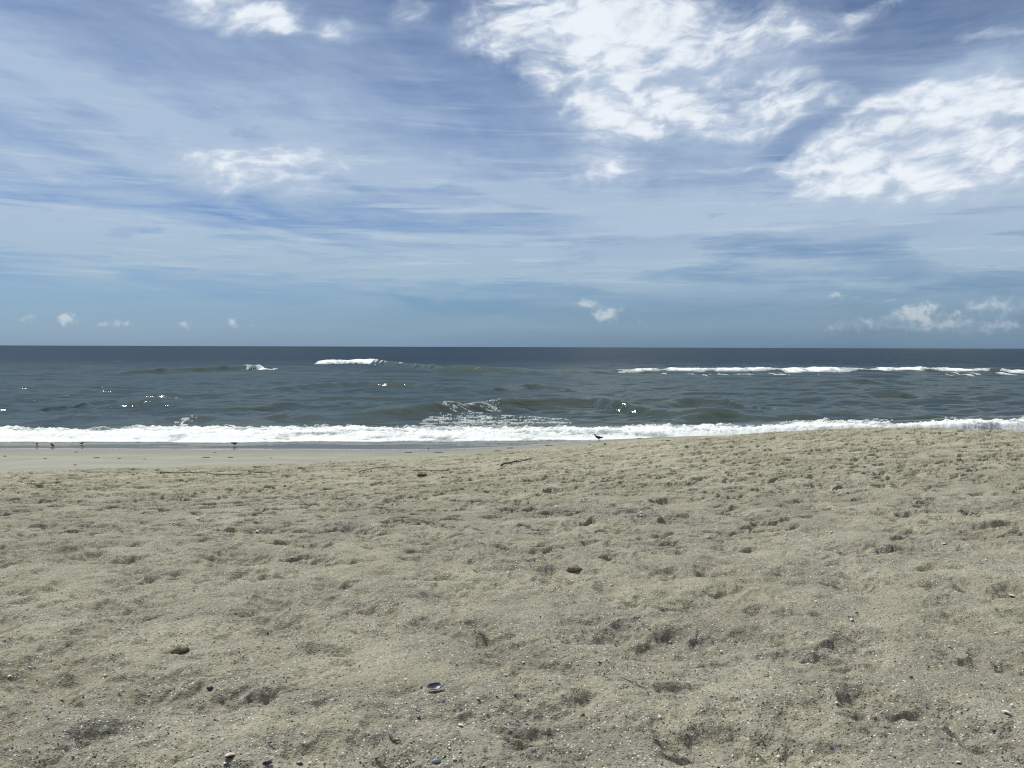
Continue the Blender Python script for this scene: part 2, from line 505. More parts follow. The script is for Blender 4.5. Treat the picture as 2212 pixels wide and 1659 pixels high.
def dent(x0, y0, a, b, rot, depth, rim, soft=0.5, heel=0.0):
    if math.hypot(x0 - SMOOTH[0], y0 - SMOOTH[1]) < 0.36:
        depth, rim = depth * 0.3, rim * 0.3
    ext = max(a, b) * 1.9 + 0.06
    r0, r1 = np.searchsorted(sand_d, (y0 - ext, y0 + ext))
    if r1 - r0 < 2:
        return
    ya = max(y0 - ext, 0.5)
    us = sorted(((x0 - ext) / ya, (x0 - ext) / (y0 + ext), (x0 + ext) / ya, (x0 + ext) / (y0 + ext)))
    c0, c1 = np.searchsorted(sand_u, (us[0], us[-1]))
    if c1 - c0 < 2:
        return
    sl = (slice(r0, r1), slice(c0, c1))
    px = SX[sl] + wx[sl] * 0.9 - x0; py = SY[sl] + wy[sl] * 0.9 - y0
    c, s = math.cos(rot), math.sin(rot)
    p = (px * c + py * s) / a; q = (-px * s + py * c) / b
    q = q * (1 + 0.28 * p)                       # broader at the ball of the foot
    rr = np.sqrt(p * p + q * q)
    w = tread[sl]
    pit = -(1 - sstep(rr, soft, 1.0)) * depth * (1 + heel * p)
    ring = np.exp(-((rr - 1.16) / 0.2) ** 2) * rim * (1 + 0.6 * np.sin(3 * np.arctan2(q, p) + x0 * 7))
    H[sl] += (np.maximum(pit, -0.075) + ring) * w


rd = random.Random(5)
n_d = 0
while n_d < 11000:
    d = math.sqrt(rd.uniform(2.2 ** 2, 27.5 ** 2))
    u = rd.uniform(-0.85, 0.85)
    n_d += 1
    nearf = max(0.0, min(1.0, (9.0 - d) / 4.0))
    if rd.random() < 0.62 * nearf:
        continue
    k = rd.random()
    if k < 0.55:          # a foot
        a = rd.uniform(0.11, 0.20); b = a * rd.uniform(0.36, 0.55)
        dep = rd.uniform(0.025, 0.055); soft = rd.uniform(0.6, 0.85)
    else:                 # a scuff or heel mark
        a = rd.uniform(0.06, 0.14); b = a * rd.uniform(0.4, 0.8)
        dep = rd.uniform(0.010, 0.028); soft = rd.uniform(0.45, 0.8)
    dep *= 1 - 0.65 * nearf
    soft *= 1 - 0.55 * nearf
    dent(u * d, d, a, b, rd.gauss(0.15, 0.6), dep, dep * rd.uniform(0.22, 0.5), soft, rd.uniform(-0.5, 0.5))

for i in range(1800):
    vv = rd.uniform(1.6 / 24.0, 1.6 / 11.0); d = 1.6 / vv
    u = rd.uniform(-0.75, 0.75)
    a = rd.uniform(0.12, 0.25)
    dent(u * d, d, a, a * rd.uniform(0.28, 0.45), rd.gauss(0.12, 0.35), rd.uniform(0.022, 0.042) * (1 + 0.5 * max(0, min(1, (d - 12) / 3))), rd.uniform(0.008, 0.016), rd.uniform(0.55, 0.8), rd.uniform(-0.4, 0.4))
for i in range(420):
    d = math.sqrt(rd.uniform(2.4 ** 2, 11.5 ** 2)); u = rd.uniform(-0.75, 0.75)
    a = rd.uniform(0.14, 0.26)
    dent(u * d, d, a, a * rd.uniform(0.45, 0.7), rd.gauss(0.2, 0.8), rd.uniform(0.016, 0.034), rd.uniform(0.012, 0.026), rd.uniform(0.0, 0.30), rd.uniform(-0.4, 0.6))

# deeper marks one can pick out in the foreground
for (x, y, wpx, dep, rot, asp) in [
        (1395, 1864, 70, .06, .5, .5), (410, 2094, 46, .055, 0.1, .6), (2790, 2262, 90, .05, -.1, .5), (1225, 2322, 75, .05, .5, .6),
        (1415, 2300, 70, .045, 0, .5), (2030, 2195, 110, .05, -.35, .35), (2835, 2016, 60, .045, .1, .6), (2640, 2095, 60, .045, .5, .5),
        (2385, 2060, 50, .04, .2, .5), (3000, 1960, 60, .045, .6, .5), (1935, 2050, 70, .04, -.2, .5), (1380, 2022, 60, .035, 0, .6),
        (460, 2280, 110, .04, .5, .35), (180, 2265, 100, .045, .5, .35), (830, 2055, 50, .035, 0, .5), (60, 1815, 60, .06, .1, .4),
        (170, 1880, 50, .05, 0, .4), (360, 2030, 60, .045, .3, .4), (860, 1925, 60, .05, .1, .4), (980, 1862, 50, .055, 0, .5),
        (2980, 2175, 70, .04, -.2, .6), (3040, 2310, 110, .05, -.4, .6), (1960, 2360, 60, .04, .2, .6), (2450, 2310, 60, .04, .6, .5),
        (1590, 2010, 50, .03, 0, .6), (1100, 2110, 60, .03, 0, .6), (2230, 1950, 70, .035, .3, .5), (2560, 2055, 70, .035, .2, .5)]:
    gx, gy = hit_base(x * O2, y * O2)
    if wpx < 70:
        continue
    a = wpx * O2 / F * gy
    dent(gx, gy, a * 1.15, max(a * asp * 2.2, 0.06), rot, dep * 0.55, dep * 0.40, 0.2, 0.2)
lo_ = 0.085 - 0.035 * near2
H = np.where(H < 0, -lo_ * np.tanh(-H / lo_), 0.09 * np.tanh(H / 0.09))
SZ = (SB + H).astype(np.float32)

swash_n = fbm(SX, SX * 0 + 0.0, 0.13, 3, 0.5, 81) * 0.9
wet_z = SZ - 0.012 * swash_n
wet = 1 - sstep(wet_z, 0.035, 0.12)
damp = (1 - sstep(SZ + 0.03 * swash_n, 0.08, 0.42)) * (1 - tread)

edge = (np.abs(SU) > 1.86) | (SD < sand_d[2])
SZm = np.where(edge, SZ - 0.5, SZ)
sand = mesh_grid('sand', SX, SY, SZm, None, {'wet': wet, 'damp': damp, 'tread': tread})
sand['kind'] = 'structure'

# the beach going on out of the picture, a little lower than the trodden sheet
bx = np.concatenate([-np.geomspace(4000, 3, 50), np.linspace(-2.5, 2.5, 8), np.geomspace(3, 4000, 50)])
by = np.concatenate([-np.geomspace(900, 6, 30), np.linspace(-5, 44, 60)])
BX, BY = np.meshgrid(bx, by)
under = mesh_grid('beach', BX, BY, base_z(BX, BY) - 0.22, None, {'wet': BX * 0, 'damp': BX * 0, 'tread': BX * 0 + 1})
under['kind'] = 'structure'

msand, S, b = material('sand')
geo = S.new('ShaderNodeNewGeometry').outputs['Position']
big1 = S.noise(geo, 0.55, 4, 0.6)
big2 = S.noise(geo, 1.7, 5, 0.6, 0.5)
tone = S.add(S.mul(big1, 0.5), S.mul(big2, 0.5))
c0 = S.mix(S.ss(tone, 0.36, 0.64), (0.215, 0.204, 0.150), (0.318, 0.304, 0.228))
c0 = S.mix(S.ss(S.sep(geo)[1], 9.0, 17.0), c0, S.mix(1.0, c0, (1.16, 1.17, 1.14), 'MULTIPLY'))      # cleaner, drier sand towards the sea
# shelly grit gathered in patches
gritm = S.ss(S.add(S.mul(S.noise(geo, 0.9, 4, 0.6, 0.8), 0.6), S.mul(S.noise(geo, 5.0, 3, 0.6), 0.4)), 0.44, 0.62)
gritm = S.mul(gritm, S.mul(S.attr('tread'), S.ss(S.sep(geo)[1], 15.0, 8.0, 0.12, 1.0)))
c1 = S.mix(S.mul(gritm, 0.6), c0, (0.180, 0.174, 0.150))
grain = S.noise(geo, 55.0, 3, 0.7)
c2 = S.mix(S.ss(grain, 0.25, 0.75), S.mix(1.0, c1, (0.70, 0.70, 0.70), 'MULTIPLY'), S.mix(1.0, c1, (1.28, 1.27, 1.25), 'MULTIPLY'))
vd, vc = S.voro(geo, 95.0)
vr, vg, vb2 = S.sep(vc)
vd2, vc2 = S.voro(geo, 48.0)
wr2, wg2, wb22 = S.sep(vc2)
inn = S.ss(vd, 0.52, 0.30)
whites = S.mul(S.m('GREATER_THAN', S.add(vr, S.mul(gritm, 0.05)), 0.965), inn)
darks = S.mul(S.m('GREATER_THAN', S.add(vg, S.mul(gritm, 0.10)), 0.915), inn)
blues = S.mul(S.m('GREATER_THAN', S.add(wb22, S.mul(gritm, 0.03)), 0.985), S.ss(vd2, 0.5, 0.3))
tread_a = S.attr('tread')
c3 = S.mix(S.mul(darks, tread_a), c2, (0.085, 0.080, 0.065))
c3 = S.mix(S.mul(blues, tread_a), c3, (0.07, 0.075, 0.115))
c3 = S.mix(S.mul(whites, tread_a), c3, (0.66, 0.64, 0.58))
# flat sand washed by the tide is even and fine, wet sand darker
washed = S.mix(S.ss(S.noise(S.xyz(*S.sep(geo)[:2], 0.0), 0.7, 4, 0.55), 0.3, 0.7), (0.222, 0.226, 0.178), (0.270, 0.274, 0.218))
c4 = S.mix(tread_a, washed, c3)
c5 = S.mix(S.mul(S.attr('damp'), 0.55), c4, (0.165, 0.160, 0.130))
c6 = S.mix(S.attr('wet'), c5, (0.125, 0.115, 0.10))
S.put(b.inputs['Base Color'], c6)
S.put(b.inputs['Roughness'], S.sub(0.95, S.mul(S.attr('wet'), 0.80)))
b.inputs['Specular IOR Level'].default_value = 0.25
bm1 = S.new('ShaderNodeBump')
bm1.inputs['Strength'].default_value = 1.0
bm1.inputs['Distance'].default_value = 0.017
hgt = S.add(S.mul(S.noise(geo, 24.0, 5, 0.68), 1.0), S.mul(S.ss(vd, 0.6, 0.1), 0.16))
hgt = S.mul(hgt, S.add(S.mul(tread_a, 0.93), 0.07))
S.put(bm1.inputs['Height'], hgt)
S.put(b.inputs['Normal'], bm1.outputs[0])
sand.data.materials.append(msand)
under.data.materials.append(msand)

# ------------------------------------------------------------------ sea
sea_u = cols(int(1900 * QS), 0.68, 3.0, 120)
r1 = np.arange(29.0, 47.0, 0.075 / QS)
r2 = CAM_H / np.linspace(CAM_H / 47.05, CAM_H / 230, int(560 * QS))
r3 = CAM_H / np.linspace(CAM_H / 231, CAM_H / 4000, int(120 * QS))
r4 = np.geomspace(4200, 60000, 18)
sea_d = np.concatenate([r1, r2, r3, r4])
EU, ED = np.meshgrid(sea_u, sea_d)
EX, EY = EU * ED, ED.copy()
print('sea grid', EX.shape)
fade_far = 1 - sstep(EY, 150, 420)
off = sstep(EY, 37.0, 46.0)          # the swash is calm, chop grows outward
Z = np.zeros_like(EX)
# chop: many short-crested waves, most of them running in to the beach
rw = np.random.RandomState(4)
for i in range(46):
    lam = 1.3 * (12 / 1.3) ** rw.rand()
    ang = rw.normal(0, 0.40)
    k = 2 * math.pi / lam
    amp = 0.0075 * lam ** 0.50 * (0.6 + 0.8 * rw.rand())
    ph = rw.rand() * 6.28
    f = 1 - sstep(EY, lam * 28, lam * 75)
    arg = k * (EX * math.sin(ang) + EY * math.cos(ang)) + ph + 0.8 * perlin(EX / (lam * 4), EY / (lam * 4), i)
    Z += amp * f * (np.sin(arg) + 0.22 * np.cos(2 * arg))
Z *= (0.06 + 0.94 * off)
Z += 0.05 * fade_far * off * fbm(EX * 0.5, EY, 0.45, 4, 0.6, 91)
cross = np.zeros_like(Z)
fn1 = fbm(EX, EY * 1.4, 0.22, 3, 0.5, 101)


SWYC = {}


def swell(pts, hgt, wf, wb, soft_ends=0.25, seed=0):
    wf, wb, soft_ends = wf * 1.35, wb * 1.25, soft_ends * 1.9
    pts = [(pts[0][0] - 0.18 * (pts[-1][0] - pts[0][0]), pts[0][1] + 4)] + list(pts) + [(pts[-1][0] + 0.18 * (pts[-1][0] - pts[0][0]), pts[-1][1] + 4)]
    """a swell whose crest runs through the photograph points (original pixels)"""
    P = np.array([hit_z(x * O2, y * O2, 0.72 * hgt) for x, y in pts])
    yc = np.interp(EX, P[:, 0], P[:, 1])
    yc = yc + fbm(EX, EX * 0, 0.12, 3, 0.5, seed + 5) * wb * 0.4
    SWYC[seed] = yc
    x0, x1 = P[0, 0], P[-1, 0]
    L = (x1 - x0) * soft_ends
    env = sstep(EX, x0 - L, x0 + L) * (1 - sstep(EX, x1 - L, x1 + L))
    env = env * (1 + 0.40 * fbm(EX, EX * 0 + seed, 0.22, 4, 0.6, seed))
    t = EY - yc
    prof = np.where(t < 0, np.exp(-(t / wf) ** 2), np.exp(-np.abs(t / wb) ** 1.6))
    return 0.60 * hgt * env * prof


SW = [
    # far breaker and its green shoulder
    ([(560, 1160), (820, 1155), (1010, 1143), (1180, 1143), (1400, 1160)], 1.55, 1.9, 5.0, .25, 1),
    ([(-200, 1165), (60, 1163), (260, 1163)], 0.85, 1.8, 5.0, .3, 2),
    ([(1850, 1178), (2100, 1172), (2500, 1172), (2900, 1170), (3300, 1176), (3600, 1180)], 0.85, 2.0, 6.0, .15, 3),
    ([(1180, 1178), (1420, 1176), (1650, 1180)], 0.7, 1.8, 4.5, .3, 4),
    # second line
    ([(860, 1222), (1010, 1216), (1180, 1212), (1330, 1216), (1420, 1222)], 0.75, 1.3, 3.4, .25, 5),
    ([(1600, 1228), (1690, 1224), (1800, 1228)], 0.6, 1.0, 3.0, .3, 6),
    ([(2700, 1215), (2800, 1208), (2930, 1214)], 0.5, 1.3, 3.5, .3, 7),
    ([(-300, 1230), (-60, 1226), (190, 1230)], 0.5, 1.2, 3.4, .3, 14),
    # the wave about to break, and others in its line
    ([(1290, 1283), (1450, 1274), (1600, 1264), (1880, 1261), (2020, 1278), (2130, 1288)], 1.0, 0.95, 2.6, .18, 8),
    ([(2050, 1278), (2200, 1264), (2300, 1264), (2450, 1284)], 0.62, 0.95, 2.6, .2, 9),
    ([(140, 1290), (300, 1274), (390, 1268), (470, 1280), (640, 1290)], 0.42, 1.0, 2.6, .25, 10),
    ([(880, 1285), (980, 1280), (1120, 1279), (1240, 1285)], 0.45, 0.9, 2.4, .25, 11),
    ([(2650, 1252), (2850, 1245), (3050, 1256), (3300, 1262)], 0.55, 1.1, 3.0, .2, 12),
    # low humps right behind the surf
    ([(-250, 1330), (60, 1332), (250, 1320), (360, 1330)], 0.42, 0.9, 2.0, .25, 13),
    ([(440, 1336), (540, 1324), (680, 1322), (760, 1334)], 0.40, 0.9, 2.0, .25, 15),
    ([(820, 1328), (930, 1318), (1010, 1328)], 0.30, 0.8, 2.0, .25, 16),
    ([(2190, 1328), (2300, 1318), (2420, 1326)], 0.34, 0.8, 2.0, .25, 17),
    ([(2600, 1316), (2850, 1314), (3050, 1322)], 0.40, 0.9, 2.0, .25, 18),
]
for s in SW:
    cross += swell(*s)
# surf: a bore along the beach, higher on the right where it is still breaking
low_e = [(-700, 953), (0, 953), (380, 952), (732, 951), (1100, 949), (1478, 946), (1800, 943), (2000, 941), (2212, 939), (3000, 934)]
top_e = [(-700, 926), (0, 924), (271, 921), (500, 919), (732, 914), (1016, 915), (1290, 916), (1467, 916), (1694, 911), (1900, 913), (2033, 911), (2114, 907), (2212, 905), (3000, 900)]
FR = np.array([hit_z(x, y, 0.03) for x, y in low_e])
hb_tab = [0.22, 0.22, 0.22, 0.24, 0.30, 0.30, 0.30, 0.30, 0.36, 0.40, 0.43, 0.46, 0.46, 0.46]
BK = np.array([hit_z(x, y, h) for (x, y), h in zip(top_e, hb_tab)])
yf = np.interp(EX, FR[:, 0], FR[:, 1]) + fbm(EX, EX * 0, 0.5, 4, 0.55, 120) * 0.35 + fbm(EX, EX * 0 + 9, 0.12, 2, 0.5, 122) * 0.7
yb = np.interp(EX, BK[:, 0], BK[:, 1]) + fbm(EX, EX * 0 + 4, 0.35, 4, 0.55, 125) * 0.55
hb = np.interp(EX, BK[:, 0], hb_tab)
print('surf front', FR[:4], 'back', BK[:4], BK[-4:])
tt = (EY - yf) / (yb - yf)
bore = hb * (0.62 * sstep(tt, -0.02, 0.22) + 0.38 * sstep(tt, 0.35, 0.92)) * (1 - sstep(tt, 1.0, 1.0 + 1.6 / 3.0))
bore *= np.interp(EX, [-5, 4, 12, 17], [0.62, 0.7, 1.0, 1.3])
bore *= 1 + 0.25 * fbm(EX, EY * 0.6, 0.45, 3, 0.5, 130)
Zs = Z + cross * off + bore
ZSEA = Zs

# foam thickness: positive where froth lies on the water
fa = fbm(EX * 0.55, EY * 1.2, 0.9, 5, 0.58, 140)
fb = fbm(EX, EY, 3.6, 4, 0.6, 150)
fs = fbm(EX * 0.35, EY * 1.5, 1.1, 4, 0.6, 155, True)
inside = sstep(tt, -0.16, -0.06) * (1 - sstep(tt, 0.92, 1.08))
thin = sstep(tt, 0.30, 1.0)
hole = 0.31 - 0.36 * thin + 0.55 * fa + 0.20 * fb - 0.30 * thin * (fs - 0.2)
calm_left = np.interp(EX, [-40, -12, -6, 2, 40], [0.16, 0.12, 0.0, 0.0, 0.05])
fm = np.minimum(inside * 0.6, hole + calm_left) - (1 - inside) * 0.5
for cx_, wx__ in ((17.3, 0.9), (20.4, 1.3), (10.6, 0.6)):
    fm -= 0.75 * np.exp(-((EX - cx_) / wx__) ** 2) * np.exp(-((tt - 0.80) / 0.16) ** 2)
tmul = np.ones_like(fm)

# lace of foam trailing behind the surf
lace = 1 - np.abs(fbm(EX * 0.7 + fb * 0.3, EY * 0.8, 1.3, 3, 0.5, 160)) * 5.5
cells = sstep(lace, 0.35, 0.9)


def patch(pts, thr=0.5, kind='lace', zz=0.15):
    """pts: (x, y, half height) in original pixels along a foam patch"""
    P = np.array([hit_z(x * O2, y * O2, zz) for x, y, h in pts])
    Pn = np.array([hit_z(x * O2, (y + h) * O2, zz) for x, y, h in pts])
    yc = np.interp(EX, P[:, 0], P[:, 1]); hd = np.interp(EX, P[:, 0], np.abs(P[:, 1] - Pn[:, 1])) + 1e-3
    g = 1 - np.abs((EY - yc) / hd)
    g = np.where((EX < P[0, 0]) | (EX > P[-1, 0]), -1, g)
    ends = np.minimum((EX - P[0, 0]), (P[-1, 0] - EX)) / (0.12 * (P[-1, 0] - P[0, 0]) + 1e-6)
    g = np.minimum(g, ends * 0.6)
    if kind == 'lace':
        return np.minimum(g * 0.6, cells * 1.0 - thr)
    if kind.startswith('crest'):
        e2 = np.minimum((EX - P[0, 0]), (P[-1, 0] - EX)) / (0.3 * (P[-1, 0] - P[0, 0]))
        rag = fbm(EX, EY * 0.5, 0.30, 5, 0.65, 175)
        g = 1 - np.abs((EY - SWYC[int(kind[5:])] + pts[0][2]) / pts[1][2])
        return np.minimum(np.minimum(g * 0.9, e2 * 0.8 + 0.3 * rag), g * 0.35 + 0.9 * rag - thr)
    if kind == 'solid':
        return np.minimum(g * 0.8, g * 0.5 + 1.5 * fbm(EX, EY * 0.16, 0.40, 5, 0.66, 171) - thr)
    return np.minimum(g * 0.6, 0.8 * fbm(EX * 0.5, EY, 1.2, 4, 0.6, 180) + 0.8 * g - thr)


FP = [
    ([(1340, 1335, 8), (1500, 1335, 16), (1700, 1337, 13), (1820, 1336, 10)], 0.80, 'lace', 0.1),
    ([(1330, 1305, 10), (1420, 1302, 16), (1530, 1300, 12)], 1.0, 'lace', 0.25),
    ([(1405, 1288, 8), (1490, 1286, 15), (1560, 1282, 15), (1600, 1272, 8)], 0.90, 'lace', 0.6),
    ([(985, 1148, 0.9), (1210, 1148, 3.2)], -0.05, 'crest1', 0.9),
    ([(1190, 1150, 0.9), (1370, 1150, 2.4)], 0.42, 'crest1', 0.9),
    ([(755, 1162, 1.5), (800, 1164, 2.2), (890, 1165, 1.5)], 0.34, 'solid', 0.65),
    ([(1985, 1180, 1.0), (2700, 1182, 1.8)], -0.04, 'crest3', 0.55),
    ([(1985, 1180, 2), (2060, 1181, 3), (2200, 1182, 5), (2450, 1182, 4), (2660, 1185, 3)], 0.62, 'solid', 0.5),
    ([(2630, 1186, 1.6), (2860, 1182, 3.2)], 0.0, 'crest3', 0.55),
    ([(2930, 1188, 1.2), (3600, 1182, 2.0)], 0.04, 'crest3', 0.55),
    ([(2890, 1188, 2), (3000, 1187, 4), (3150, 1183, 5), (3300, 1182, 5), (3420, 1182, 4)], 0.60, 'solid', 0.45),
    ([(560, 1335, 6), (620, 1332, 5)], 0.85, 'lace', 0.2),
    ([(2400, 1347, 6), (2650, 1340, 6), (2760, 1340, 4)], 0.6, 'lace', 0.5),
    ([(900, 1232, 5), (1060, 1226, 6), (1300, 1226, 5)], 1.06, 'lace', 0.5),
]
for f in FP:
    pf = patch(*f)
    tmul = np.where((pf > fm) & (pf > 0), 0.12 if f[2] == 'lace' else 0.6, tmul)
    fm = np.maximum(fm, pf)
# the crooked line of foam drawn up the small wave on the left
zig = [(598, 1323), (582, 1330), (577, 1338), (594, 1342), (596, 1347), (582, 1352), (574, 1358)]
ZP = np.array([hit_z(x * O2, y * O2, 0.36) for x, y in zig])
dmin = np.full(EX.shape, 9.0)
m_ = (EX > ZP[:, 0].min() - 2) & (EX < ZP[:, 0].max() + 2) & (EY < ZP[:, 1].max() + 3)
ex, ey = EX[m_], EY[m_]
dd = np.full(ex.shape, 9.0)
for (ax_, ay_), (bx_, by_) in zip(ZP[:-1], ZP[1:]):
    L2 = (bx_ - ax_) ** 2 + (by_ - ay_) ** 2
    t = np.clip(((ex - ax_) * (bx_ - ax_) + (ey - ay_) * (by_ - ay_)) / L2, 0, 1)
    dd = np.minimum(dd, np.hypot(ex - ax_ - t * (bx_ - ax_), (ey - ay_ - t * (by_ - ay_)) * 0.35))
dmin[m_] = dd
fm = np.maximum(fm, (0.075 - dmin) * 4 + 0.06 * fb)

froth = fbm(EX, EY, 2.3, 4, 0.62, 190)
body = np.clip(fm, 0, 0.25) * 0.30 * tmul
rough_f = inside * (0.75 + 0.4 * sstep(tt, 0.05, 0.3))* (0.35 + 0.65 * sstep(tt, 0.0, 0.3))
FZ = Zs - 0.012 + np.clip(fm * 0.8, -0.03, 0.05) + body + tmul * np.clip(fm * 4, 0, 1) * (0.030 + 0.085 * rough_f) * (froth * 0.8 + 0.35 * fb) \
    + np.clip(fm * 3, 0, 1) * 0.03 * tmul
front = sstep(tt, -0.16, 0.26)
FZ = Zs - 0.012 + (FZ - Zs + 0.012) * np.where(inside > 0, 0.12 + 0.88 * front, 1.0) + 0.014 * (inside > 0)
FZ = np.where(fm <= 0, Zs - 0.05, FZ)
keep = fm > 0

edge_w = sstep(EY, 34.0, 39.0)
deep = sstep(EY - yf, -0.5, 6.0)
face = np.clip(cross * off * 1.2 + bore * 1.1 * sstep(tt, 0.6, 1.1), 0, 1)
churn = np.clip(inside + 0.6 * (1 - sstep(tt, 1.0, 3.0)), 0, 1) * sstep(tt, -0.05, 0.3)
sea = mesh_grid('sea', EX, EY, Zs - 0.0, None, {'deep': deep, 'face': face, 'churn': churn})
sea['kind'] = 'structure'
foam = mesh_grid('sea_foam', EX, EY, FZ, keep, {'thick': np.clip(fm * 3, 0, 1)})
foam['kind'] = 'stuff'
foam['label'] = 'white foam of the surf and breakers on the sea'
foam['category'] = 'sea foam'

msea, S, b = material('sea_water')
geo = S.new('ShaderNodeNewGeometry').outputs['Position']
gx, gy, gz = S.sep(geo)
deepa, facea, churna = S.attr('deep'), S.attr('face'), S.attr('churn')
pn = S.noise(S.xyz(S.mul(gx, 0.25), gy, 0.0), 0.06, 4, 0.55)
wcol = S.mix(S.ss(pn, 0.3, 0.7), (0.020, 0.037, 0.036), (0.030, 0.049, 0.043))
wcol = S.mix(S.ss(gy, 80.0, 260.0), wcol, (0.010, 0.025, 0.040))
wcol = S.mix(facea, wcol, (0.042, 0.064, 0.042))
wcol = S.mix(S.mul(churna, 0.6), wcol, (0.11, 0.125, 0.095))
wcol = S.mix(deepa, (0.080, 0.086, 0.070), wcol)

msea.node_tree.nodes.remove(b)
wv = S.xyz(S.mul(gx, 0.40), gy, gz)
n1 = S.noise(wv, 1.3, 5, 0.60, 0.3)
n2 = S.noise(S.xyz(S.mul(gx, 0.4), gy, 0.0), 0.35, 5, 0.62, 0.3)
farf = S.ss(gy, 90.0, 300.0)
bmp = S.new('ShaderNodeBump')
bmp.inputs['Strength'].default_value = 1.0
bmp.inputs['Distance'].default_value = 1.0
hh = S.add(S.mul(n1, S.mul(S.sub(1.0, S.mul(farf, 0.5)), 0.072)), S.mul(n2, S.mul(farf, 0.28)))
hh = S.mul(hh, S.add(0.05, S.mul(deepa, 0.95)))
S.put(bmp.inputs['Height'], hh)
# seen at a low angle a rough sea shows mostly the near sides of its wavelets: lean the normal that way far out
lean = S.new('ShaderNodeVectorMath', operation='ADD')
S.put(lean.inputs[0], bmp.outputs[0])
S.put(lean.inputs[1], S.xyz(0.0, S.mul(S.ss(gy, 40.0, 220.0), -0.12), 0.0))
nrm = S.new('ShaderNodeVectorMath', operation='NORMALIZE')
S.put(nrm.inputs[0], lean.outputs[0])
fr = S.new('ShaderNodeFresnel')
fr.inputs['IOR'].default_value = 1.333
S.put(fr.inputs['Normal'], nrm.outputs[0])
fac = S.m('MINIMUM', fr.outputs[0], S.add(S.ss(gy, 36.0, 60.0, 0.25, 0.24), S.ss(gy, 70.0, 260.0, 0.0, -0.10)))
dif = S.new('ShaderNodeBsdfDiffuse')
S.put(dif.inputs['Color'], wcol)
S.put(dif.inputs['Normal'], bmp.outputs[0])
glo = S.new('ShaderNodeBsdfGlossy')
S.put(glo.inputs['Roughness'], S.ss(gy, 40.0, 250.0, 0.07, 0.15))
S.put(glo.inputs['Normal'], nrm.outputs[0])
glo.inputs['Color'].default_value = (1, 1, 1, 1)
mx = S.new('ShaderNodeMixShader')
S.put(mx.inputs[0], fac)
msea.node_tree.links.new(dif.outputs[0], mx.inputs[1])
msea.node_tree.links.new(glo.outputs[0], mx.inputs[2])
mo = [n for n in msea.node_tree.nodes if n.type == 'OUTPUT_MATERIAL'][0]
msea.node_tree.links.new(mx.outputs[0], mo.inputs['Surface'])
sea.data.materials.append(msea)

mfoam, S, b = material('sea_foam')
geo = S.new('ShaderNodeNewGeometry').outputs['Position']
fx, fy, fz = S.sep(geo)
fn = S.noise(S.xyz(S.mul(fx, 0.45), fy, fz), 3.2, 6, 0.66, 0.6)
thick = S.attr('thick')
fc = S.mix(S.ss(S.add(S.mul(fn, 0.6), S.mul(thick, 0.5)), 0.46, 0.80), (0.34, 0.38, 0.37), (0.76, 0.79, 0.77))
S.put(b.inputs['Base Color'], fc)
b.inputs['Roughness'].default_value = 0.8
b.inputs['Specular IOR Level'].default_value = 0.2
bmp = S.new('ShaderNodeBump')
bmp.inputs['Strength'].default_value = 0.8
bmp.inputs['Distance'].default_value = 0.06
S.put(bmp.inputs['Height'], S.noise(geo, 9.0, 5, 0.7))
S.put(b.inputs['Normal'], bmp.outputs[0])
foam.data.materials.append(mfoam)
#OBJECTS
# ------------------------------------------------------------------ objects
def ground(X, Y):
    """the point of the trodden sand seen at (X, Y) of the original photograph"""
    d = pix_dir(X * O2, Y * O2)
    u = d.x / d.y
    j = int(np.argmin(np.abs(sand_u - u)))
    zr = CAM_H + sand_d * d.z / d.y
    k = int(np.argmax(SZ[:, j] >= zr))
    if SZ[k, j] < zr[k]:
        k = len(sand_d) - 3
    y = float(sand_d[k])
    return Vector((u * y, y, float(SZ[k, j])))


def ppm(p):
    """metres per original pixel at a point"""
    return p.y / (F / O2)


def simple(name, col, rough=0.7, var=0.25, scale=60.0, spec=0.3, col2=None):
    m, S, b = material(name)
    tcn = S.new('ShaderNodeTexCoord').outputs['Object']
    n = S.noise(tcn, scale, 4, 0.6)
    a = tuple(v * (1 - var) for v in col)
    c = tuple(min(1, v * (1 + var)) for v in (col2 or col))
    S.put(b.inputs['Base Color'], S.mix(S.ss(n, 0.3, 0.7), a, c))
    b.inputs['Roughness'].default_value = rough
    b.inputs['Specular IOR Level'].default_value = spec
    bp = S.new('ShaderNodeBump')
    bp.inputs['Strength'].default_value = 0.5
    bp.inputs['Distance'].default_value = 0.002
    S.put(bp.inputs['Height'], n)
    S.put(b.inputs['Normal'], bp.outputs[0])
    return m


